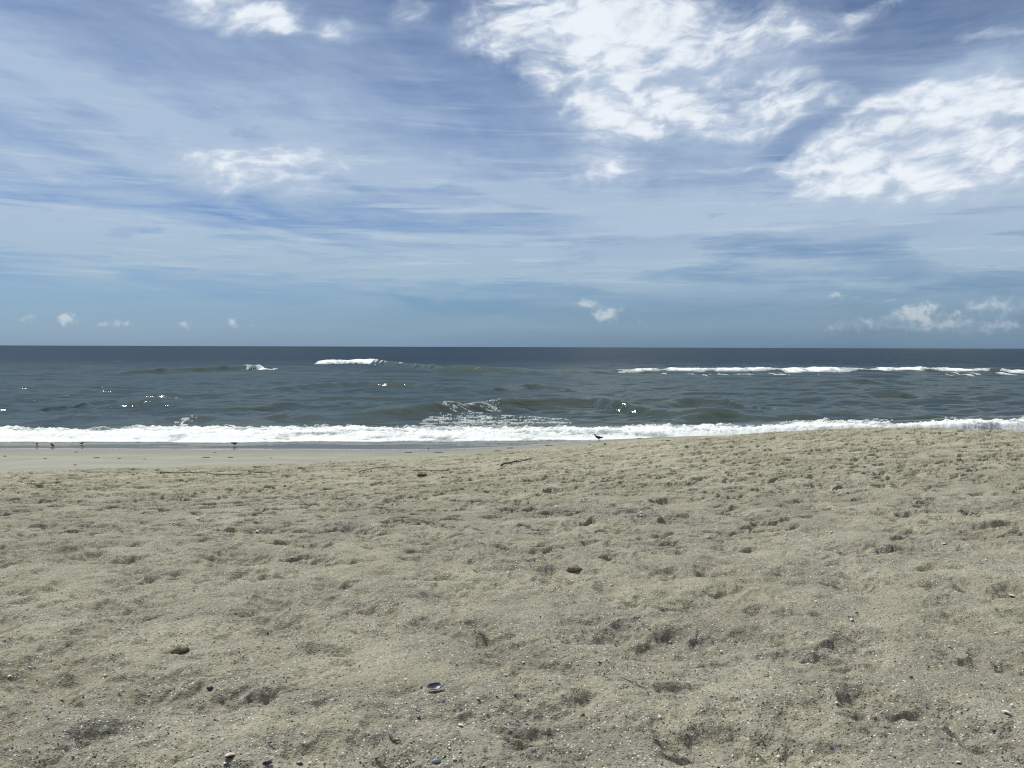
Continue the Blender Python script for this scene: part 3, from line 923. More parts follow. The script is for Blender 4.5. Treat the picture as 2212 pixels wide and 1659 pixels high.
M = {
    'white': simple('white_shell', (0.68, 0.66, 0.60), 0.45, 0.15, 80, 0.4),
    'cream': simple('cream_shell', (0.52, 0.46, 0.36), 0.5, 0.2, 60, 0.4),
    'navy': simple('navy_shell', (0.030, 0.033, 0.060), 0.4, 0.4, 70, 0.4),
    'navy_in': simple('grey_blue_shell', (0.040, 0.048, 0.072), 0.35, 0.5, 55, 0.5),
    'blue': simple('pale_blue_shell', (0.19, 0.22, 0.29), 0.45, 0.3, 60, 0.4),
    'pearl': simple('pearl_shell', (0.27, 0.30, 0.30), 0.35, 0.25, 70, 0.5),
    'clod': simple('packed_sand', (0.22, 0.20, 0.145), 0.95, 0.3, 55, 0.1),
    'reed': simple('dry_reed', (0.125, 0.100, 0.060), 0.85, 0.35, 40, 0.2),
    'weed': simple('dark_weed', (0.095, 0.082, 0.055), 0.85, 0.4, 50, 0.2),
    'bark': simple('brown_bark', (0.105, 0.078, 0.050), 0.85, 0.35, 60, 0.2),
    'feather': simple('brown_feather', (0.060, 0.050, 0.044), 0.75, 0.35, 45, 0.2),
    'belly': simple('pale_feather', (0.26, 0.24, 0.215), 0.75, 0.2, 45, 0.2),
    'wing': simple('dark_feather', (0.034, 0.030, 0.028), 0.75, 0.35, 55, 0.2),
    'bill': simple('dark_bill', (0.035, 0.032, 0.032), 0.5, 0.2, 60, 0.3),
    'legs': simple('grey_leg', (0.085, 0.090, 0.095), 0.6, 0.2, 60, 0.3),
    'sandling': simple('grey_feather', (0.115, 0.108, 0.112), 0.75, 0.35, 70, 0.2),
    'sandling_belly': simple('white_feather', (0.40, 0.39, 0.38), 0.75, 0.15, 70, 0.2),
}


def link_bm(name, bm, mats, parent=None, smooth=True):
    me = bpy.data.meshes.new(name)
    bmesh.ops.recalc_face_normals(bm, faces=bm.faces)
    bm.to_mesh(me); bm.free()
    for m in mats:
        me.materials.append(m)
    if smooth:
        me.polygons.foreach_set('use_smooth', [True] * len(me.polygons))
    o = bpy.data.objects.new(name, me)
    C.collection.objects.link(o)
    if parent is not None:
        o.parent = parent
    return o


def tag(o, label, cat, group=None):
    o['label'] = label; o['category'] = cat
    if group:
        o['group'] = group
    return o


def tube(bm, pts, rad, seg=7, wob=0.0, seed=0):
    r_ = random.Random(seed)
    rings = []
    for i, p in enumerate(pts):
        p = Vector(p)
        a = Vector(pts[max(i - 1, 0)]); c = Vector(pts[min(i + 1, len(pts) - 1)])
        t = (c - a).normalized()
        up = Vector((0, 0, 1)) if abs(t.z) < 0.9 else Vector((1, 0, 0))
        s = t.cross(up).normalized(); n = s.cross(t)
        rr = rad[i] if isinstance(rad, (list, tuple)) else rad
        rings.append([bm.verts.new(p + (s * math.cos(q) + n * math.sin(q)) * rr * (1 + r_.uniform(-wob, wob)))
                      for q in [2 * math.pi * k / seg for k in range(seg)]])
    for A, B in zip(rings[:-1], rings[1:]):
        for k in range(seg):
            bm.faces.new((A[k], A[(k + 1) % seg], B[(k + 1) % seg], B[k]))
    bm.faces.new(rings[0][::-1]); bm.faces.new(rings[-1])


# --- birds: one skinned body each, grown from a chain of joints
def bird_body(name, verts, edges, radii, root, classify, mats):
    me = bpy.data.meshes.new(name)
    me.from_pydata(verts, edges, [])
    o = bpy.data.objects.new(name, me)
    C.collection.objects.link(o)
    o.modifiers.new('skin', 'SKIN').use_smooth_shade = True
    sv = me.skin_vertices[0].data
    for i, r in enumerate(radii):
        sv[i].radius = r if isinstance(r, tuple) else (r, r)
    sv[root].use_root = True
    sb = o.modifiers.new('sub', 'SUBSURF'); sb.levels = 2; sb.render_levels = 2
    dg = bpy.context.evaluated_depsgraph_get()
    me2 = bpy.data.meshes.new_from_object(o.evaluated_get(dg))
    o.modifiers.clear()
    o.data = me2
    me2.name = name
    me2.materials.clear()
    for m in mats:
        me2.materials.append(m)
    for p in me2.polygons:
        p.material_index = classify(p.center, p.normal)
        p.use_smooth = True
    return o


def wing(parent, name, pts_up, side, thick, mat):
    """a folded wing lying along the flank: outline points (x, z, y offset)"""
    bm = bmesh.new()
    outer, inner = [], []
    for (x, z, yo) in pts_up:
        outer.append(bm.verts.new((x, side * (yo + thick), z)))
        inner.append(bm.verts.new((x, side * (yo - thick * 1.5), z)))
    co = bm.verts.new((sum(p[0] for p in pts_up) / len(pts_up), side * (max(p[2] for p in pts_up) + thick * 1.8), sum(p[1] for p in pts_up) / len(pts_up)))
    n = len(outer)
    for i in range(n):
        bm.faces.new((outer[i], outer[(i + 1) % n], co))
        bm.faces.new((outer[i], inner[i], inner[(i + 1) % n], outer[(i + 1) % n]))
    bm.faces.new(inner)
    bmesh.ops.subdivide_edges(bm, edges=bm.edges, cuts=1, use_grid_fill=True, smooth=0.3)
    return link_bm(name, bm, [mat], parent)


# the larger wader: facing -x, feet at z = 0, 0.30 m tall
V = [(0.02, 0, 0.165), (-0.045, 0, 0.178), (-0.085, 0, 0.205), (-0.105, 0, 0.245), (-0.122, 0, 0.272), (-0.150, 0, 0.268),     # body .. face
     (-0.178, 0, 0.256), (-0.214, 0, 0.238),                                                                                  # bill
     (0.075, 0, 0.158), (0.125, 0, 0.158), (0.180, 0, 0.160),                                                                    # rump, tail
     (0.022, 0.020, 0.118), (0.046, 0.020, 0.068), (0.020, 0.020, 0.010), (-0.020, 0.022, 0.004), (0.030, 0.036, 0.004),        # standing leg and toes
     (0.012, -0.020, 0.118), (0.030, -0.020, 0.072), (-0.030, -0.020, 0.022), (-0.066, -0.020, 0.006), (-0.036, -0.034, 0.008)]  # leg stepping forward
E = [(0, 1), (1, 2), (2, 3), (3, 4), (4, 5), (5, 6), (6, 7), (0, 8), (8, 9), (9, 10), (0, 11), (11, 12), (12, 13), (13, 14), (13, 15),
     (0, 16), (16, 17), (17, 18), (18, 19), (18, 20)]
RR = [(0.056, 0.052), (0.052, 0.050), (0.036, 0.034), (0.024, 0.024), (0.026, 0.026), (0.016, 0.016), (0.006, 0.006), (0.0032, 0.0032),
      (0.042, 0.034), (0.024, 0.020), (0.012, 0.009),
      0.013, 0.0065, 0.0050, 0.0040, 0.0035, 0.013, 0.0065, 0.0050, 0.0040, 0.0035]


def cls_wader(c, n):
    if c.x < -0.166 and c.z > 0.2:
        return 2
    if c.z < 0.112:
        return 3
    if n.z < -0.35 and c.z < 0.19:
        return 1
    return 0


p = ground(1907, 1409)
wader = bird_body('wading_bird', V, E, RR, 0, cls_wader, [M['feather'], M['belly'], M['bill'], M['legs']])
wader.location = p
tag(wader, 'dark brown long-billed wading bird, biggest of the birds, striding left along the water edge', 'bird')
W_OUT = [(-0.050, 0.190, 0.046), (0.00, 0.214, 0.040), (0.06, 0.206, 0.036), (0.12, 0.182, 0.022), (0.195, 0.164, 0.006), (0.11, 0.156, 0.022), (0.03, 0.158, 0.046), (-0.04, 0.164, 0.048)]
for s in (1, -1):
    wing(wader, 'wing', W_OUT, s, 0.005, M['wing'])
for s in (1, -1):
    eye = bmesh.new()
    bmesh.ops.create_uvsphere(eye, u_segments=8, v_segments=6, radius=0.0042, matrix=Matrix.Translation((-0.133, s * 0.0235, 0.279)))
    link_bm('eye', eye, [M['bill']], wader)


def sandpiper(px, py, ht_px, yaw, tilt, label, up=False):
    """a small shorebird; tilt > 0 tips the head down to feed"""
    wx_, wy_ = hit_z(px * O2, py * O2, 0.0)
    p = ground(px, py)
    p = Vector((wx_, wy_, -0.008)) if p.y > wy_ else p
    k = 0.85 * ht_px * ppm(p) / 0.15

    def rot(v, o=(0.0, 0.0, 0.085)):
        x, y, z = v[0] - o[0], v[1], v[2] - o[2]
        c, s = math.cos(tilt), math.sin(tilt)
        return (x * c + z * s * 1.0 + o[0], y, z * c - x * -s * 1.0 + o[2]) if False else (x * c - z * s + o[0], y, x * s + z * c + o[2])
    body = [(0, 0, 0.088), (-0.032, 0, 0.096), (-0.056, 0, 0.112), (-0.070, 0, 0.126), (-0.084, 0, 0.125), (-0.097, 0, 0.120), (-0.116, 0, 0.112),
            (0.036, 0, 0.086), (0.064, 0, 0.084), (0.092, 0, 0.084)]
    legs = [(0.004, 0.012, 0.062), (0.016, 0.012, 0.036), (0.002, 0.012, 0.005), (-0.020, 0.013, 0.002), (0.010, 0.018, 0.002),
            (-0.002, -0.012, 0.062), (0.008, -0.012, 0.036), (-0.016, -0.012, 0.006), (-0.036, -0.013, 0.002), (-0.012, -0.02, 0.002)]
    vs = [(a, b_, c - 0.020) for a, b_, c in (rot(v) for v in body)] + [(a, b_, max(c - 0.020, c * 0.6)) for a, b_, c in legs]
    es = [(0, 1), (1, 2), (2, 3), (3, 4), (4, 5), (5, 6), (0, 7), (7, 8), (8, 9), (0, 10), (10, 11), (11, 12), (12, 13), (12, 14), (0, 15), (15, 16), (16, 17), (17, 18), (17, 19)]
    ra = [0.033, 0.031, 0.022, 0.0175, 0.014, 0.0045, 0.0026, 0.024, 0.014, 0.007] + [0.010, 0.0045, 0.0036, 0.003, 0.003] * 2
    hd = Vector(rot((-0.11, 0, 0.116))) - Vector((0, 0, 0.02))

    def cl(c, n):
        if (c - hd).length < 0.019:
            return 2
        if c.z < 0.036 and abs(c.y) > 0.004 and c.x > -0.05:
            return 3
        if n.z < -0.3:
            return 1
        return 0
    o = bird_body('sandpiper', vs, es, ra, 0, cl, [M['sandling'], M['sandling_belly'], M['bill'], M['legs']])
    o.location = p
    o.rotation_euler = (0, 0, yaw)
    o.scale = (k, k, k)
    tag(o, label, 'bird', 'small shorebirds feeding in the swash')
    out = [(rot((x, 0, z))[0], rot((x, 0, z))[2] - 0.020, yo) for x, z, yo in [(-0.034, 0.106, 0.027), (0.0, 0.118, 0.024), (0.04, 0.106, 0.018), (0.098, 0.088, 0.004), (0.05, 0.082, 0.014), (-0.02, 0.086, 0.030)]]
    for s in (1, -1):
        wing(o, 'wing', out, s, 0.003, M['wing'])
    return o


sandpiper(118, 1419, 15, math.pi / 2 + 0.2, 0.0, 'small upright shorebird seen end on, leftmost of the birds in the swash')
sandpiper(166, 1423, 16, math.pi, 0.85, 'small shorebird bowing steeply to the right with its tail up, second from the left edge')
sandpiper(262, 1417, 14, 0.0, 0.55, 'small shorebird bending down to the left in the swash, tail pointing up and right')
sandpiper(748, 1421, 22, 0.7, 0.15, 'lone small grey shorebird standing in the swash far from the three on its left')


# --- shells and scraps
def valve(name, w, mats, seed, notch=0.25, deep=0.32, asp=0.62, thick=0.05, nu=22, nv=7, coarse=False):
    """half of a bivalve shell, hollow side up, rim broken; materials: outside, inside, pale inner patch"""
    r_ = random.Random(seed)
    bm = bmesh.new()
    rim = [1.0 - (notch * r_.random() if r_.random() < 0.4 else 0.04 * r_.random()) * (1.0 if 0.15 < (k / nu) < 0.6 else 0.25) for k in range(nu)]
    lay = []
    for t in (0, 1):
        rings = []
        for j in range(1, nv + 1):
            f = j / nv
            ring = []
            for k in range(nu):
                a = 2 * math.pi * k / nu
                q = f * rim[k] * (1 - thick * t)
                x = 0.5 * w * q * math.cos(a) * (1 + 0.12 * math.sin(a))
                y = 0.5 * w * asp * q * math.sin(a)
                z = w * deep * (q ** 2.2 - 1) * 0.5 * (1 + 0.06 * math.sin(9 * a) * f) + w * thick * t * 0.7 + 0.5 * w * deep
                ring.append(bm.verts.new((x, y, z)))
            rings.append(ring)
        cen = bm.verts.new((0, 0, w * thick * t * 0.7))
        for k in range(nu):
            fa = bm.faces.new((cen, rings[0][k], rings[0][(k + 1) % nu])); fa.material_index = t
        for A, B in zip(rings[:-1], rings[1:]):
            for k in range(nu):
                fa = bm.faces.new((A[k], B[k], B[(k + 1) % nu], A[(k + 1) % nu])); fa.material_index = t
        lay.append(rings[-1])
    for k in range(nu):
        bm.faces.new((lay[0][k], lay[1][k], lay[1][(k + 1) % nu], lay[0][(k + 1) % nu]))
    if len(mats) > 2:
        for fa in bm.faces:
            c = fa.calc_center_median()
            if fa.material_index == 1 and c.y > 0.20 * w:
                fa.material_index = 0
            if fa.material_index == 1 and c.y < -0.06 * w and abs(c.x + 0.05 * w) < 0.30 * w:
                fa.material_index = 2
    return link_bm(name, bm, mats)


def chip(name, w, mat, seed, asp=0.6, th=0.18, bend=0.25, n=9):
    """a curved flake of shell or a scrap with an uneven outline"""
    r_ = random.Random(seed)
    bm = bmesh.new()
    out = []
    for k in range(n):
        a = 2 * math.pi * k / n + r_.uniform(-0.18, 0.18)
        q = r_.uniform(0.72, 1.08)
        out.append((0.5 * w * q * math.cos(a), 0.5 * w * asp * q * math.sin(a)))

    def zz(x, y):
        return w * bend * (1 - (2 * x / w) ** 2 - 0.6 * (2 * y / w) ** 2)
    sides = []
    for t in (0, 1):
        o = [bm.verts.new((x, y, zz(x, y) - t * w * th * 0.6)) for x, y in out]
        m = [bm.verts.new((x * 0.55, y * 0.55, zz(x * 0.55, y * 0.55) + (0.3 - t) * w * th)) for x, y in out]
        c = bm.verts.new((0, 0, zz(0, 0) + (0.45 - t) * w * th))
        for k in range(n):
            k2 = (k + 1) % n
            bm.faces.new((o[k], o[k2], m[k2], m[k])); bm.faces.new((m[k], m[k2], c))
        sides.append(o)
    for k in range(n):
        k2 = (k + 1) % n
        bm.faces.new((sides[0][k], sides[1][k], sides[1][k2], sides[0][k2]))
    return link_bm(name, bm, [mat])


def lump(name, w, mat, seed, asp=0.7, ht=0.5):
    r_ = random.Random(seed)
    bm = bmesh.new()
    bmesh.ops.create_icosphere(bm, subdivisions=3, radius=0.5)
    off = Vector((r_.uniform(0, 9), r_.uniform(0, 9), r_.uniform(0, 9)))
    from mathutils import noise as mn
    for v in bm.verts:
        k = 1 + 0.34 * mn.noise(v.co * 2.6 + off) + 0.20 * mn.noise(v.co * 6.5 + off) + 0.10 * mn.noise(v.co * 14 + off)
        v.co = Vector((v.co.x * w * k, v.co.y * w * asp * k, v.co.z * w * ht * k))
    return link_bm(name, bm, [mat])


def put(o, px, py, rz=0.0, rx=0.0, ry=0.0, lift=0.0):
    p = ground(px, py)
    o.location = (p.x, p.y, p.z + lift)
    o.rotation_euler = (rx, ry, rz)
    return o


def wpx(px, py, n):
    return n * ppm(ground(px, py))


sh = valve('clam_shell', wpx(1388, 2198, 54), [M['navy'], M['navy_in'], M['pearl']], 3, 0.34, 0.36, 0.66, 0.05, 30, 9)
put(sh, 1387, 2203, 0.18, 0.30, -0.06, 0.012)
tag(sh, 'dark blue-grey clam shell half with broken rim, hollow side up, alone in the foreground sand', 'shell')

DARK = [  # x, y, width px, material, shape, label
    (669, 2199, 34, 'navy', .7, .30, 'pointed black-blue shell fragment left of the broken clam shell'),
    (3167, 2334, 24, 'navy', .7, .2, 'navy blue shell fragment near the bottom right corner of the sand'),
    (2905, 2392, 20, 'blue', .7, .2, 'small grey-blue shell fragment near the bottom edge, left of the navy one'),
    (1335, 2291, 17, 'navy_in', .8, .25, 'small slate blue shell chip below the broken clam shell'),
    (1388, 2432, 46, 'blue', .55, .2, 'large pale blue-grey shell piece at the bottom edge of the picture'),
    (1859, 2286, 18, 'weed', .8, .5, 'small upright black chip in the sand right of centre foreground'),
    (853, 2437, 42, 'navy', .4, .2, 'long dark navy mussel shell piece at the bottom edge among white chips'),
    (955, 2440, 34, 'navy_in', .5, .2, 'dark blue shell piece at the bottom edge, right of the long mussel piece'),
    (1911, 2119, 22, 'weed', .5, .4, 'dark triangular chip beside a shelly grey patch right of the clam shell'),
    (2904, 2163, 18, 'weed', .7, .4, 'small dark lump in the right foreground sand'),
    (2731, 1957, 16, 'navy', .6, .3, 'small black shell chip in the grey shelly patch at middle right'),
    (1200, 2424, 16, 'navy', .6, .25, 'small black shell chip near the bottom edge left of the pale blue piece'),
    (860, 2372, 22, 'navy_in', .5, .2, 'slate blue shell sliver above the mussel pieces at the bottom left'),
]
for i, (x, y, w, m, asp, bend, lab) in enumerate(DARK):
    o = chip('shell_fragment', wpx(x, y, w * 0.85), M[m], 40 + i, asp, 0.16, bend, 6)
    put(o, x, y, 0.3 * math.sin(i * 2.1), 0.35, 0.2 * math.sin(i), 0.004)
    tag(o, lab, 'shell', 'dark shell fragments on the sand')

WHITE = [
    (909, 1751, 13, 'white shell chip in the left middle sand, upper of a close pair'),
    (931, 1778, 9, 'white shell chip in the left middle sand, lower of a close pair'),
    (631, 1657, 16, 'white shell flake on the far left sand below the forked twig'),
    (820, 1700, 15, 'pale shell flake between the forked twig and a pair of white chips'),
    (495, 1993, 10, 'white shell chip above the dark clod at the left'),
    (335, 2156, 12, 'white shell chip at the left, below the dark clod'),
    (31, 2164, 16, 'white shell with a dark shadowed side at the very left edge'),
    (510, 2318, 14, 'white shell chip in the lower left sand above the oval cream shell'),
    (446, 1826, 9, 'tiny white shell chip in the upper left sand beyond the dark clod'),
    (77, 1837, 8, 'tiny white shell chip near the left edge, highest one there'),
    (96, 2131, 10, 'small white shell chip just above the white shell at the left edge'),
    (986, 2437, 16, 'white shell chip at the bottom edge beside dark blue pieces'),
    (717, 2438, 14, 'white shell chip at the bottom edge below the oval cream shell'),
    (1736, 1543, 10, 'white shell chip on the far trampled sand right of centre, the farthest of all'),
    (1774, 1618, 16, 'white shell flake on the far trampled sand right of centre'),
    (2042, 1637, 13, 'white shell chip on the far sand, upper of a pair right of centre'),
    (2044, 1649, 9, 'white shell chip on the far sand, lower of a pair right of centre'),
    (1294, 2171, 13, 'white shell chip just left of the broken clam shell'),
    (1471, 2316, 24, 'big white shell heap piece below and right of the clam shell'),
    (1524, 2231, 13, 'white shell chip just right of and below the clam shell'),
    (1669, 2116, 12, 'white shell chip above and right of the clam shell'),
    (1794, 2031, 8, 'tiny white shell chip in the grey patch in the middle of the sand'),
    (1433, 2391, 13, 'white shell chip above the pale blue piece at the bottom edge'),
    (1449, 2424, 18, 'white shell flake right beside the pale blue piece at the bottom edge'),
    (1271, 2440, 16, 'white shell chip at the bottom edge left of the pale blue piece'),
    (2103, 2291, 17, 'thin curved white shell sliver in the right of centre foreground'),
    (1614, 2156, 11, 'white pointed shell chip right of the clam shell, level with its top'),
    (1949, 1869, 9, 'white shell chip right of the brown clod in the middle sand'),
    (1115, 2030, 11, 'white shell chip left of the grey shelly patch in the middle'),
    (2137, 2049, 10, 'white shell chip at the right end of the grey shelly patch in the middle'),
    (2226, 1794, 11, 'white shell chip right of the brown clod, beyond the yellowish sand patch'),
    (2504, 1710, 10, 'white shell chip on the right half, left of a brighter speck pair'),
    (3010, 1735, 12, 'white shell chip beside a dark footprint far right'),
    (2650, 1701, 10, 'white shell chip on the far right half sand, above the yellowish patch'),
    (2601, 1922, 11, 'white shell chip at the left of the grey shelly patch at middle right'),
    (2715, 1979, 17, 'white shell flake under the grey shelly patch at middle right'),
    (3227, 1903, 22, 'large white shell near the right edge, halfway down the sand'),
    (3144, 1790, 12, 'white shell chip near the right edge, above the large white shell'),
    (3175, 2021, 10, 'white shell chip near the right edge, below the large white shell'),
    (3025, 2063, 10, 'white shell chip inside a dark footprint at the right'),
    (2300, 2082, 13, 'white shell chip in the right foreground, left of a clump of lumpy sand'),
    (2591, 2082, 10, 'white shell chip right of the lumpy sand in the right foreground'),
    (2667, 2247, 15, 'white shell chip at the upper rim of a wide footprint in the right foreground'),
    (3210, 2276, 30, 'largest white shell, by the right edge in the foreground, with chips round it'),
    (3226, 2252, 18, 'white shell piece right above the largest shell at the right edge'),
    (3055, 2434, 20, 'cream white shell at the bottom edge near the right corner'),
    (2415, 2426, 15, 'white shell chip at the bottom edge right of centre, left of a pair'),
    (2481, 2420, 16, 'white shell chip at the bottom edge right of centre, right of a pair'),
]
for i, (x, y, w, lab) in enumerate(WHITE):
    if w >= 20:
        o = valve('shell', wpx(x, y, w), [M['white'], M['white']], 200 + i, 0.2, 0.4, 0.75, 0.06, 16, 5)
        put(o, x, y, 0.5 * math.sin(i), math.pi * 0.92, 0.2, 0.35 * wpx(x, y, w))
    else:
        o = chip('shell_fragment', wpx(x, y, w), M['white'], 100 + i, 0.55 + 0.3 * abs(math.sin(i * 1.7)), 0.2, 0.25)
        put(o, x, y, math.sin(i * 3.3), 0.25 + 0.25 * math.sin(i * 1.9), 0.25 * math.sin(i * 2.7), 0.004)
    tag(o, lab, 'shell', 'white shell pieces on the sand')

o = valve('shell', wpx(734, 2408, 58), [M['cream'], M['cream']], 77, 0.1, 0.36, 0.50, 0.05, 22, 7)
put(o, 733, 2412, 1.15, math.pi * 0.9, 0.3, 0.016)
tag(o, 'long cream coloured shell lying back up in the lower left foreground', 'shell')

CLOD = [
    (1829, 1819, 50, 'clod', .7, .55, 'brown sand clod casting a shadow in the middle of the beach'),
    (574, 2076, 52, 'clod', .7, .55, 'sand clod beside a dark footprint in the left foreground'),
    (1928, 1417, 11, 'weed', .7, .6, 'small dark lump on the sand just right of the wading bird feet'),
]
for i, (x, y, w, m, asp, ht, lab) in enumerate(CLOD):
    o = lump('sand_clod', wpx(x, y, w), M[m], 60 + i, asp, ht)
    put(o, x, y, 0.4 * i, 0, 0, 0.10 * wpx(x, y, w))
    tag(o, lab, 'clod')

# dark scraps the tide left on the washed sand
SCRAP = [
    (239, 1483, 11, 'dark weed scrap low on the washed sand at the left, nearest the footprints'),
    (243, 1442, 12, 'dark weed scrap at the left close under the swash birds'),
    (461, 1464, 10, 'dark weed scrap on the washed sand between the left birds and the lone bird'),
    (656, 1459, 24, 'wider dark weed scrap on the washed sand below the lone small bird'),
    (686, 1443, 8, 'small dark weed scrap at the wet sand edge left of the lone small bird'),
    (144, 1462, 10, 'dark weed scrap on the washed sand near the left edge'),
    (380, 1463, 11, 'dark weed scrap on the washed sand left of the middle scrap'),
    (735, 1459, 18, 'flat brown weed scrap directly below the lone small bird'),
    (864, 1461, 8, 'small dark weed scrap on the washed sand right of the lone small bird'),
    (308, 1460, 18, 'flat brown weed scrap below the third bird from the left'),
    (15, 1455, 12, 'dark weed scrap on the washed sand at the picture left edge'),
    (1366, 1431, 8, 'small dark weed scrap at the water line left of the wading bird'),
    (1301, 1444, 26, 'dark weed strip on the washed sand, leftmost of two near the middle'),
    (1398, 1443, 32, 'dark weed strip on the washed sand, right one of two near the middle'),
    (1587, 1438, 24, 'dark weed strip on the washed sand where the footprints begin'),
    (1627, 1429, 22, 'dark weed strip close to the water line left of the wading bird'),
    (1751, 1421, 26, 'dark weed clump on the washed sand nearest the left of the wading bird'),
    (2040, 1398, 20, 'dark weed clump at the sand edge right of the wading bird, before the foam'),
    (2129, 1406, 18, 'dark weed clump on the slope right of the wading bird, further right'),
    (1880, 1418, 8, 'tiny dark weed scrap just left of the wading bird feet'),
]
for i, (x, y, w, lab) in enumerate(SCRAP):
    o = lump('weed_scrap', wpx(x, y, w), M['weed'], 300 + i, 0.6, min(0.30, 3.6 / w))
    put(o, x, y, 0.2 * math.sin(i * 5), 0, 0, 0.006)
    tag(o, lab, 'seaweed', 'dark weed scraps on the washed sand')


def stalk(px_pts, r_px, mat, seed, label, cat='reed', name='reed_stalk', fork=None):
    r_ = random.Random(seed)
    P = [ground(x, y) for x, y in px_pts]
    pts = []
    for a, b_ in zip(P[:-1], P[1:]):
        for t in (0, .25, .5, .75):
            pts.append(a.lerp(b_, t))
    pts.append(P[-1])
    r0 = r_px * ppm(P[0])
    zs = [q.z for q in pts]
    zs = [max(zs[max(0, i - 1):i + 2]) for i in range(len(zs))]
    org = pts[0].copy()
    loc = [Vector((q.x, q.y, z + r0 * 0.8 + abs(r_.gauss(0, 0.006)))) - org for q, z in zip(pts, zs)]
    bm = bmesh.new()
    rad = [r0 * (1.0 - 0.55 * i / (len(loc) - 1)) for i in range(len(loc))]
    tube(bm, loc, rad, 7, 0.15, seed)
    for f in (fork or []):
        k = int(f[0] * (len(loc) - 1))
        q0 = loc[k]
        q1 = q0 + Vector(f[1])
        tube(bm, [q0, q0.lerp(q1, .5) + Vector((0, 0, .01)), q1], [r0 * .6, r0 * .45, r0 * .25], 6, 0.1, seed + 1)
    o = link_bm(name, bm, [mat])
    o.location = org
    tag(o, label, cat)
    return o


stalk([(510, 1510), (600, 1514), (690, 1518), (760, 1518), (820, 1516)], 2.0, M['reed'], 1, 'long dry brown reed lying along the footprint edge on the left', 'reed')
stalk([(791, 1507), (830, 1509), (866, 1514)], 1.6, M['reed'], 2, 'short dry reed just right of the long reed on the left', 'reed')
stalk([(1145, 1508), (1170, 1504), (1230, 1495), (1284, 1489)], 1.8, M['reed'], 3, 'straight dry reed slanting up to the right, left of the picture middle', 'reed')
stalk([(1319, 1506), (1380, 1504), (1438, 1506)], 1.7, M['reed'], 4, 'flat dry reed lying level just left of the picture middle', 'reed')
stalk([(1423, 1500), (1465, 1497), (1508, 1494)], 1.6, M['reed'], 5, 'thin dry reed touching the right end of the level reed', 'reed')
stalk([(1597, 1486), (1640, 1478), (1694, 1469)], 3.2, M['bark'], 6, 'thick forked driftwood branch below the wading bird', 'branch', 'driftwood_branch',
      [(0.45, (0.25, 0.35, 0.03)), (0.75, (0.22, 0.0, 0.05))])
stalk([(86, 1547), (149, 1545), (200, 1541)], 1.8, M['reed'], 7, 'dry reed among the footprints near the left edge', 'reed')
stalk([(548, 1673), (572, 1677), (594, 1684)], 1.3, M['bark'], 8, 'small forked twig on the left middle sand', 'twig', 'twig', [(0.4, (0.05, 0.12, 0.02))])
stalk([(1243, 2352), (1250, 2364), (1262, 2370), (1278, 2368)], 5.0, M['bark'], 9, 'short curved brown bark piece half buried in the foreground below the clam shell', 'bark', 'bark_piece')
stalk([(1980, 2168), (2015, 2180), (2062, 2206)], 2.0, M['reed'], 10, 'brown straw lying along a ridge of sand right of the clam shell', 'straw', 'straw')
o = lump('weed_clump', wpx(1345, 1516, 34), M['weed'], 401, 0.6, 0.22)
put(o, 1345, 1517, 0, 0, 0, 0.012)
tag(o, 'dark weed clump under the level reed near the picture middle', 'seaweed')

# --- shell grit: thousands of flakes nobody could count
rg = np.random.RandomState(8)
gp = []
n_try = 0
GR = fbm(SX[::4, ::4], SY[::4, ::4], 0.9, 3, 0.55, 500)
while len(gp) < 15000 and n_try < 60000:
    n_try += 1
    vv = rg.uniform(1.6 / 11.5, 1.6 / 2.6)
    d = 1.6 / vv
    u = rg.uniform(-0.66, 0.66)
    j = min(int(np.searchsorted(sand_u, u)), len(sand_u) - 1); k = min(int(np.searchsorted(sand_d, d)), len(sand_d) - 1)
    g = GR[min(k // 4, GR.shape[0] - 1), min(j // 4, GR.shape[1] - 1)]
    if rg.rand() > 0.30 + 1.9 * max(g + 0.05, 0):
        continue
    gp.append((u * d, d, float(SZ[k, j])))
gp = np.array(gp)
n = len(gp)
sz = np.clip(rg.lognormal(math.log(0.0034), 0.38, n), 0.002, 0.0075)
ang = rg.rand(n) * 6.283; til = rg.normal(0, 0.5, (n, 2))
vs = np.zeros((n, 5, 3)); 
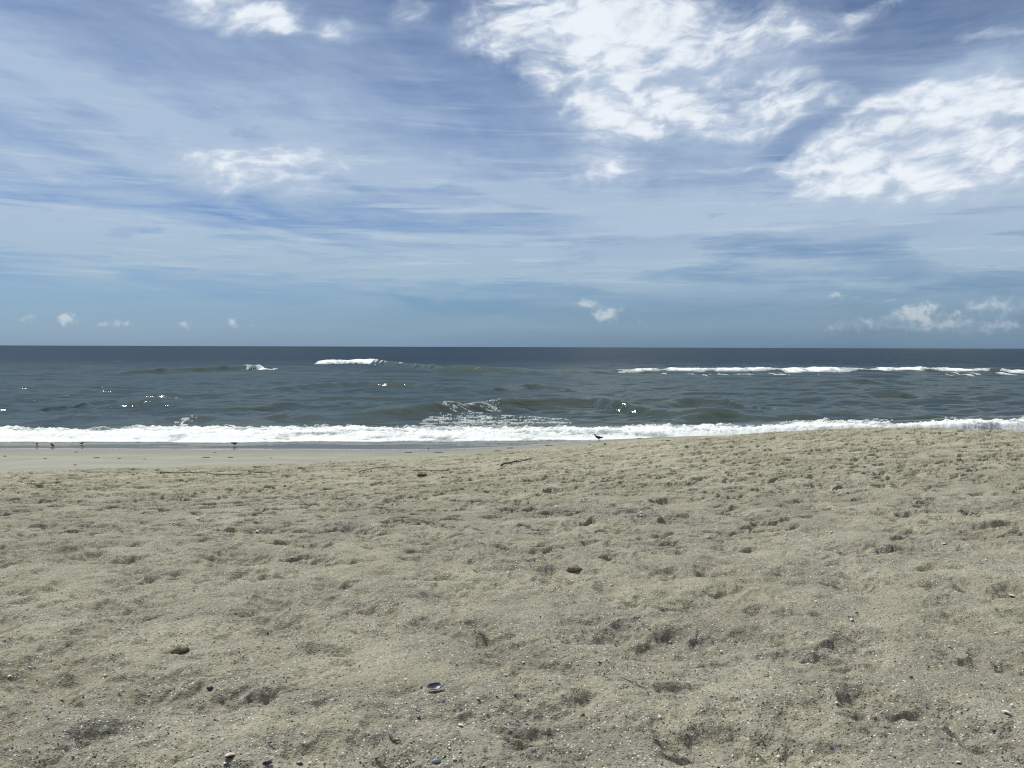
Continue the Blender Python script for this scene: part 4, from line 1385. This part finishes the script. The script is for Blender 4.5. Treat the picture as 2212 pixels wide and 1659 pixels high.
for k in range(5):
    a = ang + 6.283 * k / 5 + rg.normal(0, 0.2, n)
    q = sz * rg.uniform(0.55, 1.0, n)
    vs[:, k, 0] = q * np.cos(a); vs[:, k, 1] = 0.7 * q * np.sin(a)
    vs[:, k, 2] = vs[:, k, 0] * til[:, 0] + vs[:, k, 1] * til[:, 1]
vs[:, :, 2] += (sz * 0.35)[:, None] + 0.001
top = vs + np.array([0, 0, 0.0])
vs = vs + gp[:, None, :]
apex = gp + np.stack([0 * sz, 0 * sz, sz * 0.62 + 0.001], -1)
bot = vs - np.array([0, 0, 0.003])
allv = np.concatenate([vs, bot, apex[:, None, :]], 1).reshape(-1, 3)
faces = []
for i in range(n):
    o_ = i * 11
    for k in range(5):
        k2 = (k + 1) % 5
        faces.append((o_ + k, o_ + k2, o_ + 10))
        faces.append((o_ + 5 + k, o_ + 5 + k2, o_ + k2, o_ + k))
me = bpy.data.meshes.new('shell_grit')
me.from_pydata(allv.tolist(), [], faces)
tone_v = np.repeat(rg.rand(n), 11).astype(np.float32)
at = me.attributes.new('tone', 'FLOAT', 'POINT'); at.data.foreach_set('value', tone_v)
grit = bpy.data.objects.new('shell_grit', me)
C.collection.objects.link(grit)
grit['kind'] = 'stuff'; grit['label'] = 'fine pale and dark shell grit scattered over the foreground sand'; grit['category'] = 'shell grit'
mg, S, b = material('shell_grit')
tn = S.new('ShaderNodeValToRGB')
cr = tn.color_ramp; cr.interpolation = 'CONSTANT'
while len(cr.elements) < 6:
    cr.elements.new(0.5)
for e_, (p_, c_) in zip(cr.elements, [(0.0, (0.62, 0.60, 0.54)), (0.30, (0.40, 0.37, 0.30)), (0.48, (0.20, 0.18, 0.15)), (0.62, (0.085, 0.075, 0.065)), (0.86, (0.075, 0.08, 0.12)), (0.93, (0.30, 0.21, 0.14))]):
    e_.position = p_; e_.color = c_ + (1.0,)
S.put(tn.inputs[0], S.attr('tone'))
S.put(b.inputs['Base Color'], tn.outputs[0])
b.inputs['Roughness'].default_value = 0.6
me.materials.append(mg)
